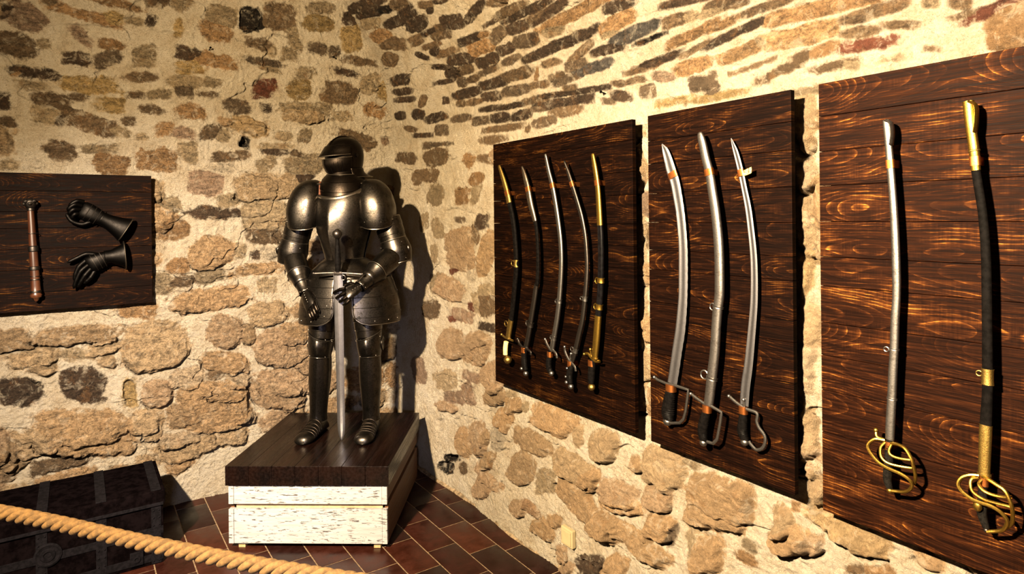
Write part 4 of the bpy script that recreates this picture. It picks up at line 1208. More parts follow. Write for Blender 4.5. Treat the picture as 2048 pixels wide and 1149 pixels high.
def plate(name, rows, M=None, a0=0, a1=360, n=48, dense=4, beads=(), bead_r=.003, parent=None, mat=None, t=.0028, insets=None, rivets=(), rivet_r=.0028):
    """a curved steel plate lofted through rows; beads: which ends get a rolled edge"""
    M = M or Matrix()
    parent = parent or KN
    mat = mat or M_ARM
    closed = abs(a1 - a0) >= 359.9
    rr = densify(rows, dense) if dense > 1 else rows
    bm = bmesh.new()
    rings = []
    m = len(rr)
    for i, r in enumerate(rr):
        i0 = i1 = 0.0
        if insets:
            v = i / (m - 1)
            i0 = float(np.interp(v, insets[0], insets[1]))
            i1 = float(np.interp(v, insets[0], insets[2]))
        if closed:
            an = [math.radians(a0) + 2 * PI * k / n for k in range(n)]
        else:
            an = [math.radians(a0 + i0 + (a1 - i1 - a0 - i0) * k / (n - 1)) for k in range(n)]
        rings.append([M @ p for p in ring_pts(r, an)])
    add_loft(bm, rings, closed)
    o = bm_obj(name, bm, mat, parent)
    solidify(o, t, 0)
    edge = []
    for b in beads:
        edge.append((rings[0] if b == 0 else rings[-1], closed) if b in (0, 1) else ([q[0] for q in rings] if b == 2 else [q[-1] for q in rings], False))
    for e, c in edge:
        bm = bmesh.new()
        add_sweep(bm, e, bead_r, 8, closed=c, caps=not c)
        bm_obj('rolled_edge', bm, M_RIM, o)
    for iv, ia in rivets:
        i = min(m - 1, int(iv * (m - 1)))
        k = int(ia * (n - 1))
        p = rings[i][k]
        p2 = rings[i][(k + 1) % n]
        p3 = rings[i + 1][k] if i + 1 < m else rings[i - 1][k]
        nn = (p2 - p).cross(p3 - p)
        if nn.length > 1e-9:
            nn.normalize()
            if nn.dot(p - sum((v for v in rings[i]), Vector()) / n) < 0:
                nn = -nn
            rivet(o, p + nn * .0022, rivet_r)
    return o


_rv = bmesh.new()
add_ball(_rv, (0, 0, 0), 1.0, 8)
_RIVET = bm_obj('rivet', _rv, M_RIM)
RIVET_MESH = _RIVET.data
bpy.data.objects.remove(_RIVET)


def rivet(parent, p, r):
    q = bpy.data.objects.new('rivet', RIVET_MESH)
    q.location = p
    q.scale = (r, r, r)
    return link(q, parent)


def lamed(rows, steps, dr=.0028):
    """cut a plate into overlapping lames: every lame flares slightly at its lower edge"""
    keys = ['z', 'rx', 'rf', 'rb', 'x', 'y', 'p', 'ridge', 'dz', 'lx']
    arr = np.array(catmull([[r[k] for k in keys] for r in rows], 12))
    out = []
    for i in range(steps):
        for v in (.03, .25, .5, .75, .97):
            q = (i + v) / steps * (len(arr) - 1)
            a = [float(np.interp(q, range(len(arr)), arr[:, c])) for c in range(arr.shape[1])]
            d = dict(zip(keys, a))
            g = dr * (v - .5)
            for kk in ('rx', 'rf', 'rb'):
                d[kk] += g
            out.append(d)
    return out


# ---- padding so the gaps between plates read as dark cloth
bm = bmesh.new()
add_sweep(bm, [(.012, .0, .80), (.012, .0, .92), (.010, 0, 1.0), (.010, 0, 1.12), (.012, .01, 1.25), (.01, .01, 1.36), (.006, .005, 1.45), (.005, .0, 1.53)],
          [(.17, .11), (.14, .10), (.088, .085), (.105, .10), (.13, .10), (.12, .08), (.055, .06), (.05, .055)], 20, up=(0, -1, 0))
for S_, E_, W_ in (((-.225, .02, 1.36), (-.302, .03, 1.035), (-.184, -.115, .825)), ((.200, .02, 1.36), (.303, .0, 1.03), (.15, -.215, .865))):
    add_sweep(bm, [S_, tuple(.5 * (Vector(S_) + Vector(E_))), E_, tuple(.5 * (Vector(E_) + Vector(W_))), W_], [.05, .048, .046, .040, .030], 14)
for hx, kx, ax in ((-.090, -.126, -.160), (.125, .150, .145)):
    add_sweep(bm, [(hx, 0, .84), (hx * .6 + kx * .4, -.01, .68), (kx, -.02, .50), ((kx + ax) / 2, .005, .30), (ax, 0, .08)], [.070, .062, .042, .044, .034], 14)
add_ball(bm, (.002, .0, 1.585), 1.0, 20, (.092, .094, .098))
bm_obj('arming_padding', bm, M_PAD, KN)

# ---- cuirass
br = [R(.985, .106, .108, .10, x=.012, p=2.1, ridge=.012, dz=-.012), R(1.03, .111, .124, .11, x=.012, p=2.1, ridge=.020), R(1.09, .126, .142, .12, x=.012, p=2.1, ridge=.024),
      R(1.16, .146, .154, .13, x=.010, p=2.15, ridge=.025), R(1.24, .162, .157, .135, x=.008, p=2.2, ridge=.023), R(1.31, .164, .149, .13, x=.006, p=2.3, ridge=.013),
      R(1.365, .156, .142, .118, x=.006, p=2.3, ridge=.006, dz=-.020), R(1.412, .146, .142, .118, x=.006, y=.0, p=2.1, ridge=.002, dz=-.072)]
plate('breastplate', br, Matrix.Rotation(math.radians(-15), 4, 'Z'), a0=176, a1=364, n=81, dense=5, beads=(1,), bead_r=.0115)
plate('backplate', [dict(r, ridge=0, dz=0) for r in br], a0=2, a1=178, n=40, dense=4)
for sx in (-1, 1):
    bm = bmesh.new()
    pts = catmull([(sx * .118 + .006, -.085, 1.365), (sx * .122, -.04, 1.432), (sx * .122, .03, 1.438), (sx * .115, .08, 1.40)], 6)
    add_sweep(bm, pts, [(.013, .0025)] * len(pts), 8, up=(0, 0, 1))
    bm_obj('shoulder_strap', bm, M_STRAP, KN)
    bm = bmesh.new()
    add_box(bm, (-.010, -.004, -.008), (.010, .004, .008), .002, Matrix.Translation((sx * .121, -.055, 1.424)) @ Matrix.Rotation(.9, 4, 'X'))
    bm_obj('strap_buckle', bm, M_RIM, KN)

# ---- skirt of lames below the waist
fr = [R(1.004, .108, .118, .105, x=.012, p=2.1), R(.975, .150, .150, .13, x=.016, p=2.1), R(.935, .196, .176, .15, x=.022, p=2.1), R(.895, .222, .190, .165, x=.028, p=2.1), R(.862, .236, .196, .17, x=.030, p=2.1)]
plate('waist_flange', fr[:3], n=64, dense=4, beads=(0,), bead_r=.0022)
plate('fauld', lamed(fr[1:], 3), n=64, dense=1, beads=(1,), bead_r=.003)

# ---- tassets
for sx in (-1, 1):
    x0 = .034
    rows = [R(.905, .232, .192, .16, x=x0, p=2.15), R(.84, .256, .203, .17, x=x0, p=2.15), R(.77, .274, .210, .18, x=x0, p=2.15), R(.70, .284, .212, .18, x=x0, p=2.15), R(.645, .284, .210, .18, x=x0, p=2.15)]
    lam = lamed(rows, 5, .0032)
    ins = ([0, .72, .86, .95, 1.0], [0, 0, 3, 9, 19], [0, 0, 3, 9, 19])
    if sx < 0:
        a0, a1 = 168, 263
    else:
        a0, a1 = 282, 374
    plate('tasset', lam, a0=a0, a1=a1, n=44, dense=1, beads=(1, 2, 3), bead_r=.0030, insets=ins,
          rivets=[(.93, .25), (.93, .5), (.93, .75), (.55, .06), (.35, .06), (.75, .07), (.55, .94), (.35, .94), (.75, .93)], rivet_r=.0036)

# ---- neck: gorget lames, and the wide collar
gr_ = [R(1.375, .138, .134, .112, x=.006, dz=-.055, p=2.1), R(1.418, .136, .134, .110, x=.006, dz=-.046), R(1.455, .120, .124, .104, x=.005, dz=-.028), R(1.487, .090, .100, .086, x=.004, dz=-.012)]
plate('gorget', lamed(gr_, 3, -.003), n=48, dense=1, mat=M_HELM, beads=(1,), bead_r=.0035)

# ---- helmet, turned to the wearer's right
HM = Matrix.Translation((.003, .0, 1.585)) @ Matrix.Rotation(math.radians(-38), 4, 'Z') @ Matrix.Rotation(math.radians(4), 4, 'X')
sk = [R(-.075, .088, .085, .100, y=.006), R(-.04, .098, .098, .108, y=.006), R(0, .103, .108, .114, y=.006), R(.035, .100, .106, .112, y=.006), R(.066, .088, .094, .100, y=.008),
      R(.090, .067, .072, .078, y=.010), R(.104, .040, .044, .048, y=.010), R(.110, .012, .014, .016, y=.010)]
plate('helmet_skull', sk, HM, n=48, dense=4, mat=M_HELM)
bm = bmesh.new()
cpts = [HM @ Vector((0, y, z)) for y, z in ((-.098, .045), (-.075, .082), (-.035, .107), (.01, .116), (.055, .107), (.09, .082), (.112, .045), (.118, .0))]
cpts = [Vector(p) for p in catmull([tuple(p) for p in cpts], 4)]
add_sweep(bm, cpts, [(.004, .005)] * len(cpts), 8)
bm_obj('helmet_comb', bm, M_HELM, KN)
# peaked upper visor, slit, grille of the lower visor, and the chin plate
uv = [R(.060, .096, .100, .10, y=.003), R(.040, .106, .116, .11, y=.003), R(.022, .109, .130, .11, y=.002, ridge=.008, dz=-.004), R(.010, .110, .145, .11, y=0, ridge=.016, dz=-.010)]
plate('visor_peak', uv, HM, a0=192, a1=348, n=44, dense=5, mat=M_HELM, beads=(1,), bead_r=.0022)
lv = [R(-.004, .105, .118, .11, y=.0, ridge=.014, dz=-.012), R(-.035, .103, .116, .11, y=.0, ridge=.016, dz=-.012), R(-.065, .094, .104, .10, y=.0, ridge=.014, dz=-.01), R(-.092, .078, .088, .09, y=.0, ridge=.008, dz=-.008)]
plate('visor', lv, HM, a0=188, a1=352, n=44, dense=5, mat=M_HELM, beads=(0,), bead_r=.0022)
for q in (-52, -40, -28, -16, 16, 28, 40, 52):
    a = math.radians(270 + q)
    hi = []
    bm = bmesh.new()
    for v in np.linspace(0, 1, 6):
        z = -.022 - .058 * v
        rx = interp(-z, [.004, .035, .065, .092], [.105, .103, .094, .078])
        rf = interp(-z, [.004, .035, .065, .092], [.118, .116, .104, .088])
        rg = interp(-z, [.004, .035, .065, .092], [.014, .016, .014, .008])
        c, s = math.cos(a), math.sin(a)
        hi.append(HM @ Vector((rx * c * 1.015, (rf * s - rg * math.exp(-abs(c) / .28)) * 1.012, z + .012 * s)))
    add_sweep(bm, hi, [(.0032, .0016)] * len(hi), 6)
    bm_obj('visor_slit', bm, M_PAD, KN)
for sx in (-1, 1):
    bm = bmesh.new()
    add_ball(bm, HM @ Vector((sx * .108, .012, .0)), .011, 12, (.6, 1, 1))
    bm_obj('visor_pivot', bm, M_HELM, KN)
bv = [R(-.085, .083, .094, .09, y=-.002), R(-.105, .080, .092, .085, y=-.002, ridge=.004), R(-.125, .078, .088, .082, y=.0), R(-.142, .088, .098, .088, y=.0)]
plate('bevor', bv, HM, a0=175, a1=365, n=44, dense=4, mat=M_HELM, beads=(1,), bead_r=.003)
nk = [R(-.070, .094, .09, .106, y=.006), R(-.095, .094, .09, .112, y=.010), R(-.112, .100, .09, .135, y=.016), R(-.122, .106, .09, .160, y=.02)]
plate('neck_guard', nk, HM, a0=-18, a1=198, n=40, dense=3, mat=M_HELM, beads=(1,), bead_r=.0025)

# ---- arms
ARMS = {-1: ((-.212, .015, 1.365), (-.304, .03, 1.035), (-.184, -.118, .825)), 1: ((.205, .015, 1.368), (.305, .0, 1.035), (.150, -.216, .866))}
for sx in (-1, 1):
    S_, E_, W_ = (Vector(v) for v in ARMS[sx])
    # pauldron: domed shoulder plate with a lobe over the chest
    cx = S_.x - sx * .006
    pr = [R(1.452, .012, .014, .012, x=cx - sx * .034), R(1.446, .040, .050, .045, x=cx - sx * .031), R(1.426, .066, .086, .074, x=cx - sx * .027, y=-.002), R(1.392, .086, .108, .094, x=cx - sx * .018, y=-.004, p=2.2),
          R(1.345, .099, .126, .106, x=cx - sx * .012, y=-.006, p=2.5), R(1.29, .104, .135, .108, x=cx - sx * .004, y=-.006, p=2.6), R(1.24, .101, .134, .102, x=cx, y=-.006, p=2.5, dz=-.022), R(1.208, .094, .124, .094, x=cx + sx * .004, y=-.006, p=2.3, dz=-.040)]
    if sx < 0:
        pl = plate('pauldron', pr, a0=35, a1=337, n=70, dense=5, beads=(1, 3), bead_r=.0030, rivets=[(.9, .45), (.9, .62), (.9, .8), (.8, .97), (.62, .975)], rivet_r=.003)
    else:
        pl = plate('pauldron', pr, a0=203, a1=505, n=70, dense=5, beads=(1, 2), bead_r=.0030, rivets=[(.9, .15), (.9, .3), (.9, .45), (.8, .03), (.62, .025)], rivet_r=.003)
    # upper arm
    M, L = bone(E_, S_)
    up = [R(.050, .071, .068, .068), R(.10, .075, .073, .070), R(.15, .077, .075, .072), R(.20, .076, .075, .072)]
    plate('rerebrace', list(reversed(lamed(list(reversed(up)), 3, .003))), M, n=40, dense=1, beads=(1,), bead_r=.0032)
    # elbow with its wing
    cu = [R(-.066, .068, .062, .072), R(-.030, .078, .070, .085), R(.002, .085, .076, .094), R(.036, .081, .074, .084), R(.072, .074, .070, .073)]
    plate('couter', cu, M, n=44, dense=4, beads=(0, 1), bead_r=.0028, rivets=[(.15, .6), (.15, .9), (.85, .6), (.85, .9)])
    bm = bmesh.new()
    rings = []
    out = (M.to_3x3() @ Vector((sx, 0, 0))).normalized()
    bk = (M.to_3x3() @ Vector((0, 1, 0))).normalized()
    upv = (M.to_3x3() @ Vector((0, 0, 1))).normalized()
    ctr = E_ + out * .066 - bk * .012
    for rr_, oo in ((.003, .012), (.014, .011), (.026, .004), (.031, .008)):
        rings.append([ctr + out * (oo + (.010 * math.cos(2 * a) if rr_ > .03 else 0)) + bk * (rr_ * .95 * math.cos(a)) + upv * (rr_ * 1.12 * math.sin(a)) for a in np.linspace(0, 2 * PI, 29)[:-1]])
    add_loft(bm, rings, True)
    w_ = bm_obj('couter_wing', bm, M_ARM, KN)
    solidify(w_, .0025, 0)
    # forearm
    M, L = bone(W_, E_)
    fo = [R(.05, .042, .044), R(L * .38, .053, .053), R(L * .62, .061, .058), R(L - .035, .064, .060)]
    plate('vambrace', fo, M, n=40, dense=4, beads=(1,), bead_r=.0026)
    # gauntlet: flared cuff
    cf = [R(-.012, .034, .030, .030), R(.02, .035, .032, .034), R(.06, .042, .042, .044), R(.10, .052, .054, .054), R(.130, .064, .068, .066)]
    cuff = plate('gauntlet_cuff', cf, M, n=40, dense=4, beads=(1,), bead_r=.0028, rivets=[(.1, .6), (.1, .7), (.1, .8), (.1, .9)])


def finger(bm, pts, r0, r1, n=5):
    """one tapering armoured finger with raised knuckle lames"""
    P = [Vector(p) for p in catmull([tuple(p) for p in pts], n)]
    m = len(P)
    rad = []
    for i in range(m):
        t = i / (m - 1)
        r = r0 + (r1 - r0) * t
        if i % n == 0 and 0 < i < m - 1:
            r *= 1.10
        if i == m - 1:
            r *= .55
        rad.append(r)
    add_sweep(bm, P, rad, 12)
    add_ball(bm, P[-1], rad[-1] * 1.0, 8)


def hand_plate(name, secs, parent=KN):
    """back-of-hand plate: secs = list of (centre, side vector, up vector, half width, height)"""
    bm = bmesh.new()
    rings = []
    for c, s, u, w, h in secs:
        c, s, u = Vector(c), Vector(s).normalized(), Vector(u).normalized()
        ring = []
        for a in np.linspace(0, 2 * PI, 25)[:-1]:
            ring.append(c + s * (w * math.copysign(abs(math.cos(a)) ** .75, math.cos(a))) + u * (h * math.sin(a) * (1.0 if math.sin(a) > 0 else .55)))
        rings.append(ring)
    add_loft(bm, rings, True, True, True)
    return bm_obj(name, bm, M_ARM, parent)


# ---- the wearer's left hand, closed on the blade
W_ = Vector(ARMS[1][2])
K = Vector((.082, -.263, .826))                       # knuckles
ax = (K - W_).normalized()
up_ = Vector((-.15, -.80, .58))
up_ = (up_ - ax * ax.dot(up_)).normalized()
sd_ = ax.cross(up_).normalized()
hp = hand_plate('hand_plate', [(W_ + ax * .012, sd_, up_, .030, .020), (W_ + ax * .040, sd_, up_, .036, .023), (W_ + (K - W_) * .72, sd_, up_, .041, .024), (K - ax * .004, sd_, up_, .041, .020), (K + ax * .008, sd_, up_, .038, .013)])
fing = [([(.080, -.277, .860), (.052, -.272, .852), (.026, -.254, .840), (.008, -.247, .830)], .0108, .0080),
        ([(.084, -.280, .838), (.060, -.276, .825), (.038, -.258, .812), (.022, -.247, .803)], .0110, .0082),
        ([(.092, -.276, .816), (.072, -.276, .802), (.054, -.262, .790), (.040, -.247, .784)], .0104, .0078),
        ([(.100, -.266, .797), (.086, -.268, .782), (.072, -.258, .772), (.060, -.246, .768)], .0094, .0070)]
for pts, r0, r1 in fing:
    bm = bmesh.new()
    finger(bm, pts, r0, r1)
    bm_obj('finger', bm, M_HELM, hp)
bm = bmesh.new()
finger(bm, [(.122, -.232, .870), (.094, -.222, .878), (.062, -.216, .868), (.034, -.219, .855)], .0118, .0088)
bm_obj('thumb', bm, M_HELM, hp)
for i in range(5):
    t = .12 + .17 * i
    rivet(hp, W_ + (K - W_) * t + up_ * (.0225 + .002 * math.sin(PI * t)) + sd_ * (-.014), .0027)

# ---- the wearer's right hand, hanging in front of the tasset
W_ = Vector(ARMS[-1][2])
K = Vector((-.126, -.196, .752))
ax = (K - W_).normalized()
up_ = Vector((.10, -.80, -.35))
up_ = (up_ - ax * ax.dot(up_)).normalized()
sd_ = ax.cross(up_).normalized()
hp = hand_plate('hand_plate', [(W_ + ax * .008, sd_, up_, .030, .022), (W_ + ax * .036, sd_, up_, .037, .024), (W_ + (K - W_) * .72, sd_, up_, .042, .025), (K - ax * .004, sd_, up_, .041, .020), (K + ax * .008, sd_, up_, .038, .014)])
for i, off in enumerate((-.031, -.010, .011, .031)):
    b0 = K + sd_ * off - ax * .004
    ln = (.90, 1.0, .95, .78)[i]
    d1 = (ax * .8 + Vector((.10, -.10, -.25))).normalized()
    d2 = (ax * .5 + Vector((.18, .10, -.55))).normalized()
    d3 = (ax * .2 + Vector((.20, .32, -.50))).normalized()
    p1 = b0 + d1 * .034 * ln
    p2 = p1 + d2 * .024 * ln
    p3 = p2 + d3 * .018 * ln
    bm = bmesh.new()
    finger(bm, [b0, p1, p2, p3], .0108, .0080)
    bm_obj('finger', bm, M_HELM, hp)
inner = sd_ if sd_.x > 0 else -sd_
t0 = W_ + ax * .030 + inner * .030 - up_ * .004
bm = bmesh.new()
finger(bm, [t0, t0 + ax * .026 + inner * .014 - up_ * .003, t0 + ax * .052 + inner * .016 - up_ * .010, t0 + ax * .072 + inner * .010 - up_ * .018], .0118, .0086)
bm_obj('thumb', bm, M_HELM, hp)
for i in range(6):
    t = .08 + .15 * i
    rivet(hp, W_ + (K - W_) * t + up_ * (.0235 + .002 * math.sin(PI * t)) + inner * .012, .0027)

# ---- legs
for sx, hx, kx, ax_, toe in ((-1, -.100, -.126, -.160, (-.192, -.205)), (1, .125, .150, .146, (.142, -.215))):
    Kp, Ap, Hp = Vector((kx, -.03, .512)), Vector((ax_, .012, .085)), Vector((hx, .0, .86))
    M, L = bone(Kp, Hp)
    cu = [R(.035, .068, .070, .066, ridge=.004), R(.10, .077, .079, .074, ridge=.005), R(.17, .084, .086, .082, ridge=.005), R(.25, .090, .094, .090, ridge=.004)]
    plate('cuisse', list(reversed(lamed(list(reversed(cu)), 4, .003))), M, n=44, dense=1, rivets=[(.05, .62), (.05, .88), (.3, .62), (.3, .88), (.55, .62), (.55, .88)], rivet_r=.003)
    po = [R(-.066, .058, .060, .056, ridge=.004), R(-.038, .064, .076, .060, ridge=.006), R(-.005, .068, .088, .062, ridge=.008), R(.028, .070, .086, .062, ridge=.008, lx=sx * .006), R(.060, .074, .080, .062, ridge=.006, lx=sx * .020, dz=-.022)]
    pn = plate('poleyn', po, M, a0=150, a1=390, n=48, dense=4, beads=(0, 1), bead_r=.0024, rivets=[(.12, .3), (.12, .7), (.85, .2), (.85, .8)], rivet_r=.003)
    # heart-shaped side wing
    bm = bmesh.new()
    ctr = Kp + Vector((sx * .068, .018, .004))
    rings = []
    for rr_, oo in ((.003, .006), (.014, .005), (.026, .000), (.033, .005)):
        ring = []
        for a in np.linspace(0, 2 * PI, 33)[:-1]:
            f = 1 + .16 * math.cos(2 * a) - (.20 * math.exp(-((a - PI * .0) / .35) ** 2) + .20 * math.exp(-((a - 2 * PI) / .35) ** 2))
            ring.append(ctr + Vector((sx * oo, rr_ * .95 * math.cos(a) * f, rr_ * 1.25 * math.sin(a))))
        rings.append(ring)
    add_loft(bm, rings, True)
    o = bm_obj('poleyn_wing', bm, M_ARM, KN)
    solidify(o, .0025, 0)
    M, L = bone(Ap, Kp)
    gv = [R(-.010, .050, .048, .052, ridge=.006), R(.03, .047, .044, .052, ridge=.007), R(.12, .052, .046, .062, ridge=.009), R(.22, .060, .054, .074, ridge=.010), R(.32, .061, .056, .072, ridge=.009), R(L - .022, .055, .052, .056, ridge=.010)]
    plate('greave', gv, M, n=48, dense=4, beads=(0,), bead_r=.0024)
    # sabaton
    T = Vector((toe[0], toe[1], 0))
    A0 = Vector((ax_, .012, 0))
    fd = (T - A0).normalized()
    fs = Vector((-fd.y, fd.x, 0))
    fl_ = (T - A0).length
    secs = [(-.078, .022, .020, .0), (-.068, .036, .050, .0), (-.03, .043, .095, .0), (.0, .046, .108, .0), (.035, .045, .098, .0), (.07, .046, .078, .0), (.105, .049, .064, .0), (.14, .052, .057, .0), (.165, .053, .055, .0),
            (fl_ - .040, .052, .054, .0), (fl_ - .018, .044, .047, .0), (fl_ - .006, .031, .035, .002), (fl_, .012, .016, .006)]
    bm = bmesh.new()
    rings = []
    for i, (f, w, hgt, zb_) in enumerate(secs):
        c = A0 + fd * f
        ring = []
        for k in range(24):
            a = 2 * PI * k / 24
            ca, sa = math.cos(a), math.sin(a)
            z = zb_ + (hgt * (.36 + .64 * sa) if sa > 0 else hgt * .36 * (1 + sa * .99))
            ww = w * (abs(ca) ** .8) * (1 if ca > 0 else -1)
            ring.append(c + fs * ww + Vector((0, 0, max(.0012, z))))
        rings.append(ring)
    add_loft(bm, rings, True, True, True)
    sb = bm_obj('sabaton', bm, M_ARM, KN)
    for f in (.052, .078, .103, .128, .152):
        w = interp(f, [q[0] for q in secs], [q[1] for q in secs])
        hgt = interp(f, [q[0] for q in secs], [q[2] for q in secs])
        c = A0 + fd * f
        arc = [c + fs * ((w + .001) * math.copysign(abs(math.cos(a)) ** .8, math.cos(a))) + Vector((0, 0, hgt * (.36 + .64 * math.sin(a)) + .001)) for a in np.linspace(.05, PI - .05, 18)]
        bm = bmesh.new()
        add_sweep(bm, arc, .0016, 6)
        bm_obj('sabaton_lame', bm, M_HELM, sb)

# ------------------------------------------------------------------ the sword under his hand
SW = empty('longsword', KN.location.copy(), math.radians(-34.65))
tag(SW, 'long straight two-handed sword standing point down before the suit of armour', 'sword')
TIP, TOP = Vector((.0115, -.126, .0006)), Vector((.0405, -.277, 1.150))
SM, SL = bone(TIP, TOP, (0, -1, 0))
bm = bmesh.new()
rings = []
LB = SL * .811
for z, w in ((.0, .001), (.010, .008), (.030, .0150), (.060, .0190), (.10, .0208), (.25, .0215), (.45, .0225), (.65, .0238), (LB - .03, .0252), (LB, .0255)):
    th = .0050 * min(1, w / .012)
    prof = [(-1, 0), (-.55, .8), (-.22, 1), (-.14, .3 if z > .22 else 1), (.14, .3 if z > .22 else 1), (.22, 1), (.55, .8)]
    ring = [(a, b) for a, b in prof] + [(1, 0)] + [(a, -b) for a, b in reversed(prof[1:])]
    rings.append([SM @ Vector((a * w, b * th, z)) for a, b in ring])
add_loft(bm, rings, True, True, True)
bm_obj('blade', bm, mat_metal('polished_sword_steel', (.36, .35, .36), .36, (.15, .14, .14), 30, .4, .06), SW)
bm = bmesh.new()
cz = LB + .006
q = catmull([(-.128, 0, cz - .004), (-.06, 0, cz), (0, 0, cz + .001), (.06, 0, cz), (.128, 0, cz - .004)], 6)
add_sweep(bm, [SM @ Vector(p) for p in q], [(.0052, .0058)] * len(q), 10)
for sx in (-1, 1):
    add_ball(bm, SM @ Vector((sx * .130, 0, cz - .004)), .0078, 10)
ringp = [SM @ Vector((.032 + .010 * math.cos(a), -.012, cz - .022 + .013 * math.sin(a))) for a in np.linspace(0, 2 * PI, 19)[:-1]]
add_box(bm, (-.022, -.008, cz - .012), (.022, .008, cz + .008), .003, SM)
add_sweep(bm, ringp, .0028, 6, closed=True)
bm_obj('crossguard', bm, M_DKST, SW)
bm = bmesh.new()
pts, rad = [], []
for i in range(44):
    t = i / 43
    z = cz + .006 + t * (SL - cz - .030)
    r = .0145 + .0035 * math.sin(PI * min(1, t * 1.25)) - .004 * t
    pts.append(SM @ Vector((0, 0, z)))
    rad.append((r * (1 + .05 * (1 if i % 2 else -1)), r * .82 * (1 + .05 * (1 if i % 2 else -1))))
add_sweep(bm, pts, rad, 14, up=(0, -1, 0))
bm_obj('grip', bm, M_GRIP, SW)
bm = bmesh.new()
pz = SL + .000
add_lathe(bm, [(.006, -.030), (.014, -.026), (.019, -.018), (.0245, -.008), (.0250, .004), (.020, .014), (.011, .019), (.008, .024), (.003, .026)], 20, SM @ Matrix.Translation((0, 0, pz)))
bm_obj('pommel', bm, M_DKST, SW)

# ------------------------------------------------------------------ mace and gauntlets on the small board
BF = 4.085 - .0006                    # front plane of that board (y)
M_BLACK = mat_metal('blackened_iron', (.006, .0054, .005), .45, (.0025, .002, .0018), 60, .6, .25)
M_REDWOOD = mat_wood('red_turned_wood', (.010, .003, .0013), (.036, .0110, .0038), axis=2, rough=.35)


def mace():
    a, b = Vector((-.1905, BF - .037, 1.735)), Vector((-.1705, BF - .037, 1.262))
    root = empty('mace', b)
    tag(root, 'short mace with dark knobbed head and reddish wooden shaft on the end wall', 'mace')
    M, L = bone(b, a)
    M.translation -= b
    bm = bmesh.new()
    add_lathe(bm, [(.004, -.020), (.010, -.014), (.014, -.004), (.024, .002), (.0265, .012), (.022, .020), (.021, .060), (.0195, .14)], 24, M)
    add_lathe(bm, [(.0195, .16), (.0185, .235)], 24, M)
    add_lathe(bm, [(.0175, .265), (.0155, .36), (.0140, L - .025)], 24, M)
    bm_obj('shaft', bm, M_REDWOOD, root)
    for z, h, r in ((.150, .011, .0235), (.250, .016, .0222), (.030, .007, .0245), (.092, .004, .0222), (L - .022, .008, .0165)):
        bm = bmesh.new()
        add_lathe(bm, [(r * .8, z - h), (r, z - h * .7), (r * 1.03, z), (r, z + h * .7), (r * .8, z + h)], 24, M)
        bm_obj('shaft_ring', bm, M_DKST, root)
    bm = bmesh.new()
    add_lathe(bm, [(.012, L - .022), (.020, L - .012), (.026, L + .004), (.026, L + .020), (.018, L + .032), (.006, L + .036)], 20, M)
    for k in range(8):
        q = 2 * PI * k / 8
        add_ball(bm, M @ Vector((.0235 * math.cos(q), .0235 * math.sin(q), L + .008 + .012 * (k % 2))), .0105, 8)
    bm_obj('head', bm, M_DKST, root)
    for z in (.11, .33):
        bm = bmesh.new()
        p = M @ Vector((0, 0, z))
        add_sweep(bm, [p + Vector((.024 * math.cos(q), .024 * math.sin(q), 0)) for q in np.linspace(0, 2 * PI, 19)[:-1]], .0016, 6, closed=True)
        bm_obj('mounting_wire', bm, M_DKST, root)


mace()


def wall_gauntlet(label, cuff_end, wrist, knuck, fingers, thumb, r_cuff):
    """iron gauntlet pinned flat to the board, coordinates (x, z) on the board"""
    def P(q, d=.045):
        return Vector((q[0], BF - d, q[1]))
    base = P(cuff_end, 0)
    root = empty('gauntlet', base)
    tag(root, label, 'gauntlet')
    c, w, k = P(cuff_end) - base, P(wrist) - base, P(knuck) - base
    M, L = bone(w, c)
    plate('cuff', [R(-.012, .034, .030, .030), R(.02, .036, .031, .030), R(L * .5, .046, .036, .032), R(L * .85, .060, .044, .038), R(L, r_cuff, .046, .040)], M, n=32, dense=4, beads=(1,), bead_r=.003, parent=root, mat=M_BLACK)
    ax = (k - w).normalized()
    up_ = Vector((0, -1, 0))
    sd_ = ax.cross(up_).normalized()
    hp = hand_plate('hand_plate', [(w + ax * -.004, sd_, up_, .032, .026), (w + (k - w) * .35, sd_, up_, .042, .030), (w + (k - w) * .75, sd_, up_, .047, .030), (k, sd_, up_, .045, .024), (k + ax * .01, sd_, up_, .040, .014)], root)
    hp.data.materials.clear()
    hp.data.materials.append(M_BLACK)
    for t in (.25, .5, .75):
        bm = bmesh.new()
        p = w + (k - w) * t
        arc = [p + sd_ * (.046 * math.cos(q)) + up_ * (.029 * math.sin(q) + .001) for q in np.linspace(.25, PI - .25, 14)]
        add_sweep(bm, arc, .0022, 6)
        bm_obj('hand_lame', bm, M_DKST, hp)
    for f in fingers:
        bm = bmesh.new()
        finger(bm, [P(q[:2], q[2]) - base for q in f], .0125, .0092)
        bm_obj('finger', bm, M_BLACK, hp)
    bm = bmesh.new()
    finger(bm, [P(q[:2], q[2]) - base for q in thumb], .0130, .0095)
    bm_obj('thumb', bm, M_BLACK, hp)
    bm = bmesh.new()
    add_box(bm, (c + w) * .5 + Vector((-.012, .026, -.012)), (c + w) * .5 + Vector((.012, .044, .012)), .002)
    bm_obj('wall_mount', bm, M_DKST, root)
    return root


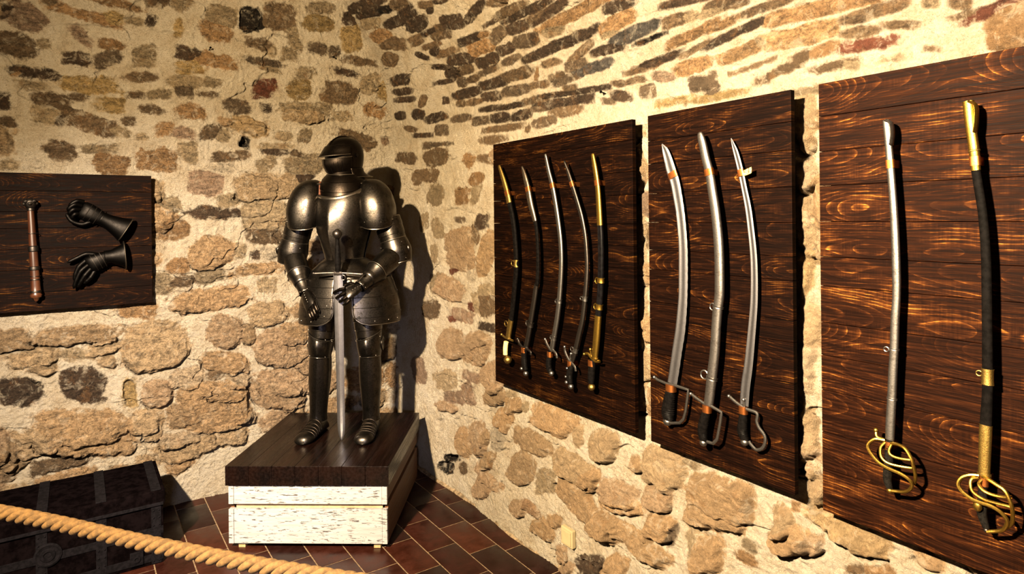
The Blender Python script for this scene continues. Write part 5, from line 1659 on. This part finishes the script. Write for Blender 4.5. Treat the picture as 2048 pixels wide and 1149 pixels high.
wall_gauntlet('upper black iron gauntlet with clenched fingers pointing left on the end wall board',
              (.222, 1.600), (.118, 1.662), (.030, 1.712),
              [[(.034, 1.752, .050), (.006, 1.757, .062), (-.020, 1.738, .062), (-.026, 1.716, .045)], [(.024, 1.732, .056), (-.006, 1.737, .070), (-.029, 1.716, .066), (-.026, 1.698, .046)],
               [(.016, 1.712, .056), (-.010, 1.712, .070), (-.026, 1.694, .064), (-.018, 1.680, .045)], [(.014, 1.690, .052), (-.004, 1.688, .062), (-.015, 1.672, .056), (-.006, 1.662, .042)]],
              [(.070, 1.650, .040), (.026, 1.634, .040), (-.018, 1.652, .040), (-.040, 1.688, .040)], .070)
wall_gauntlet('lower black iron gauntlet with open fingers hanging down on the end wall board',
              (.218, 1.462), (.136, 1.456), (.058, 1.418),
              [[(.040, 1.440, .045), (.012, 1.412, .050), (-.004, 1.372, .046), (-.008, 1.338, .040)], [(.050, 1.416, .050), (.020, 1.388, .056), (.0, 1.342, .050), (-.012, 1.300, .042)],
               [(.062, 1.396, .050), (.038, 1.366, .056), (.020, 1.334, .050), (.006, 1.306, .042)], [(.080, 1.384, .046), (.062, 1.352, .050), (.046, 1.334, .046), (.034, 1.322, .040)]],
              [(.090, 1.470, .040), (.044, 1.476, .040), (.002, 1.456, .040), (-.036, 1.436, .040)], .075)

# ------------------------------------------------------------------ iron-bound chest
M_CHEST = mat_plain('black_oak', (.0014, .0009, .0010), .95, .5, 30, .0, .3, .004)
M_IRON = mat_plain('chest_iron', (.0024, .0020, .0025), .85, .4, 60, .03, .25)


_nb = bmesh.new()
add_ball(_nb, (0, 0, 0), .0045, 6)
_no = bm_obj('strap_rivet', _nb, M_IRON)
NAIL_MESH = _no.data
bpy.data.objects.remove(_no)


def chest():
    x0, x1, y0, y1, h = -.86, .335, 3.475, 3.905, .355
    root = empty('iron_bound_chest', ((x0 + x1) / 2, (y0 + y1) / 2, 0))
    tag(root, 'low black iron-bound wooden chest on the floor against the end wall', 'chest')
    o = Vector(root.location)

    def bx(name, lo, hi, m, bev=.002, par=None):
        bm = bmesh.new()
        add_box(bm, Vector(lo) - o, Vector(hi) - o, bev)
        return bm_obj(name, bm, m, par or root, smooth=False)
    bx('body', (x0, y0, .0008), (x1, y1, .285), M_CHEST)
    lid = bx('lid', (x0 - .008, y0 - .010, .287), (x1 + .008, y1 + .004, h), M_CHEST, .008)
    for x in np.linspace(x0 + .06, x1 - .03, 6):
        bx('front_strap', (x - .021, y0 - .005, .004), (x + .021, y0, .283), M_IRON)
        bx('lid_strap', (x - .021, y0 - .010, h), (x + .021, y1, h + .004), M_IRON, .001, lid)
    for z in (.035, .16):
        bx('front_strap', (x0, y0 - .004, z - .018), (x1, y0, z + .018), M_IRON)
    for x in np.linspace(x0 + .06, x1 - .03, 6):
        for z in (.02, .06, .10, .135, .19, .225, .26):
            for q in (-.012, .012):
                r = bpy.data.objects.new('strap_rivet', NAIL_MESH)
                r.location = Vector((x + q, y0 - .006, z)) - o
                link(r, root)
    bm = bmesh.new()
    add_box(bm, Vector((x0, y0 - .013, .281)) - o, Vector((x1, y0 - .004, .296)) - o, .002)
    bm_obj('lid_rim', bm, M_IRON, lid, smooth=False)
    # round lock plate with a ring, and a hasp at the right
    bm = bmesh.new()
    Mx = Matrix.Translation(Vector((-.115, y0 - .005, .175)) - o) @ Matrix.Rotation(PI / 2, 4, 'X')
    add_lathe(bm, [(.052, 0), (.052, .004), (.044, .007), (.040, .004), (.030, .004), (.027, .008), (.016, .009), (.013, .004)], 28, Mx)
    bm_obj('lock_plate', bm, M_IRON, root)
    bm = bmesh.new()
    add_box(bm, Vector((.195, y0 - .012, .020)) - o, Vector((.250, y0 - .004, .085)) - o, .003)
    add_lathe(bm, [(.016, 0), (.016, .006), (.009, .008), (.008, .003)], 18, Matrix.Translation(Vector((.222, y0 - .011, .052)) - o) @ Matrix.Rotation(PI / 2, 4, 'X'))
    bm_obj('hasp', bm, M_IRON, root)
    bm = bmesh.new()
    pts = [Vector((x1 + .014, 3.64 + .10 * t, .17 - .055 * math.sin(PI * t))) - o for t in np.linspace(0, 1, 13)]
    add_sweep(bm, pts, .006, 8)
    for y in (3.64, 3.74):
        add_box(bm, Vector((x1, y - .014, .155)) - o, Vector((x1 + .010, y + .014, .185)) - o, .002)
    bm_obj('side_handle', bm, M_IRON, root)


chest()

# ------------------------------------------------------------------ rope barrier
M_ROPE = mat_plain('sisal_rope', (.047, .0255, .0075), .9, .3, 90, .2, .4, .003)


def rope():
    A = Vector((-1.125, 2.975, 1.010))
    p = catmull([A, (-.66, 2.46, .980), (-.155, 1.925, .962), (.135, 1.600, .9335), (.415, 1.290, .914), (.80, .86, .915), (1.15, .47, .925)], 30)
    p = [Vector(q) for q in p]
    root = empty('barrier_rope', p[-1])
    tag(root, 'thick twisted sisal barrier rope crossing the lower left foreground', 'rope')
    fr = frames(p, up=(0, 0, 1))
    # walk by arc length
    s = [0.0]
    for a, b in zip(p[:-1], p[1:]):
        s.append(s[-1] + (b - a).length)
    n = int(s[-1] / .0036)
    R0, RS, PITCHL = .0086, .0088, .078
    for k in range(3):
        pts = []
        for i in range(n + 1):
            d = s[-1] * i / n
            j = min(max(np.searchsorted(s, d) - 1, 0), len(p) - 2)
            t = (d - s[j]) / (s[j + 1] - s[j])
            c = p[j].lerp(p[j + 1], t)
            tt, sd_, nn = fr[j]
            a = 2 * PI * d / PITCHL + 2 * PI * k / 3
            pts.append(c + sd_ * (R0 * math.cos(a)) + nn * (R0 * math.sin(a)) - p[-1])
        bm = bmesh.new()
        add_sweep(bm, pts, RS, 14)
        bm_obj('strand', bm, M_ROPE, root)
    bm = bmesh.new()
    q = p[-1] - p[-1]
    add_sweep(bm, [Vector((0, 0, 0)) + Vector((.021 * math.cos(a), .0, .021 * math.sin(a))) for a in np.linspace(0, 2 * PI, 19)[:-1]], .004, 8, closed=True)
    bm_obj('hook', bm, M_BRASS, root)
    post = empty('barrier_post', (1.18, .44, 0))
    tag(post, 'brass barrier post outside the frame that carries the end of the rope', 'post')
    bm = bmesh.new()
    add_lathe(bm, [(.15, .001), (.15, .012), (.12, .026), (.03, .04), (.02, .06)], 32)
    bm_obj('base', bm, M_BRASS, post)
    bm = bmesh.new()
    add_lathe(bm, [(.019, .06), (.019, .885)], 20)
    bm_obj('shaft', bm, M_BRASS, post)
    bm = bmesh.new()
    add_lathe(bm, [(.020, .885), (.030, .895), (.030, .905), (.012, .908), (.011, .945), (.024, .955), (.028, .972), (.020, .99), (.004, .998)], 20)
    bm_obj('finial', bm, M_BRASS, post)


rope()

# ------------------------------------------------------------------ small things on the masonry
M_PLASTIC = mat_plain('cream_plastic', (.19, .150, .082), .45, .05, 20, .5, 0)


def wall_plate():
    y, z = 2.226, .190
    root = empty('wall_switch', (WALL_X - .012, y, z))
    tag(root, 'cream plastic switch plate low on the sabre wall near the floor', 'switch')
    bm = bmesh.new()
    add_box(bm, (-.017, -.040, -.040), (.006, .040, .040), .004)
    bm_obj('cover_frame', bm, M_PLASTIC, root, smooth=False)
    bm = bmesh.new()
    add_box(bm, (-.0215, -.030, -.030), (-.0172, .030, .030), .002)
    bm_obj('rocker', bm, M_PLASTIC, root, smooth=False)


wall_plate()


def nail(loc, direction, label):
    loc, d = Vector(loc), Vector(direction).normalized()
    root = empty('iron_nail', loc)
    tag(root, label, 'nail')
    bm = bmesh.new()
    add_sweep(bm, [-d * .02, d * .022], .0026, 8)
    bm_obj('shank', bm, M_BLACK, root)
    bm = bmesh.new()
    add_sweep(bm, [d * .022, d * .0255], .0062, 10)
    bm_obj('head', bm, M_BLACK, root)


nail((.667, BACK_Y - .016, 2.673), (.1, -1, .25), 'small iron nail in the end wall below the square black stone')
nail((1.415, BACK_Y - .016, 2.729), (.1, -1, -.2), 'small iron nail high in the end wall near the vault')
nail((WALL_X - .012, 1.961, 2.166), (-1, 0, .2), 'small iron nail at the foot of the vault above the middle board')

# ------------------------------------------------------------------ light
def lamp(name, kind, loc, target, energy, color, **kw):
    d = bpy.data.lights.new(name, kind)
    d.energy = energy
    d.color = color
    for k, v in kw.items():
        setattr(d, k, v)
    o = bpy.data.objects.new(name, d)
    o.location = loc
    o.rotation_euler = (Vector(target) - Vector(loc)).to_track_quat('-Z', 'Y').to_euler()
    COL.objects.link(o)
    return o


# warm flood high on the left side of the room, with two whiter spots clamped beside it
lamp('gallery_flood', 'SPOT', (-.98, .86, 2.62), (1.85, 1.50, 1.85), 1780, (1.0, .745, .425), spot_size=math.radians(172), spot_blend=1.0, shadow_soft_size=.035)
lamp('armour_spot', 'SPOT', (-.98, .94, 2.60), (.66, 3.95, .75), 1550, (1.0, .85, .69), spot_size=math.radians(52), spot_blend=1.0, shadow_soft_size=.035)
lamp('sabre_spot', 'SPOT', (-.98, .78, 2.60), (1.85, 1.05, 1.25), 900, (1.0, .86, .68), spot_size=math.radians(80), spot_blend=1.0, shadow_soft_size=.035)
lamp('doorway_daylight', 'SPOT', (-.30, -.15, 1.5), (1.02, 3.5, .55), 115, (.76, .74, 1.0), spot_size=math.radians(40), spot_blend=1.0, shadow_soft_size=.10)

w = bpy.data.worlds.new('passage_light')
scene.world = w
w.use_nodes = True
bg = w.node_tree.nodes['Background']
bg.inputs[0].default_value = (.42, .40, .62, 1)
bg.inputs[1].default_value = .05

# ------------------------------------------------------------------ camera
cam = bpy.data.cameras.new('camera')
cam.sensor_width = 36.0
cam.sensor_fit = 'HORIZONTAL'
cam.lens = 36.0 * 1262.0 / 2048.0
cam.shift_x = 0.0
cam.shift_y = -(574.5 - 434.0) / 2048.0
cam.clip_start = .02
co = bpy.data.objects.new('camera', cam)
COL.objects.link(co)
co.location = (0, 0, 1.65)
co.rotation_mode = 'QUATERNION'
q = Quaternion((0, 0, 1), -math.radians(34.65)) @ Quaternion((1, 0, 0), PI / 2) @ Quaternion((0, 0, 1), -math.radians(0.6))
co.rotation_quaternion = q
scene.camera = co

scene.view_settings.view_transform = 'Standard'
scene.view_settings.look = 'None'
scene.view_settings.gamma = 1.0
scene.view_settings.use_curve_mapping = False
scene.view_settings.exposure = 1.15
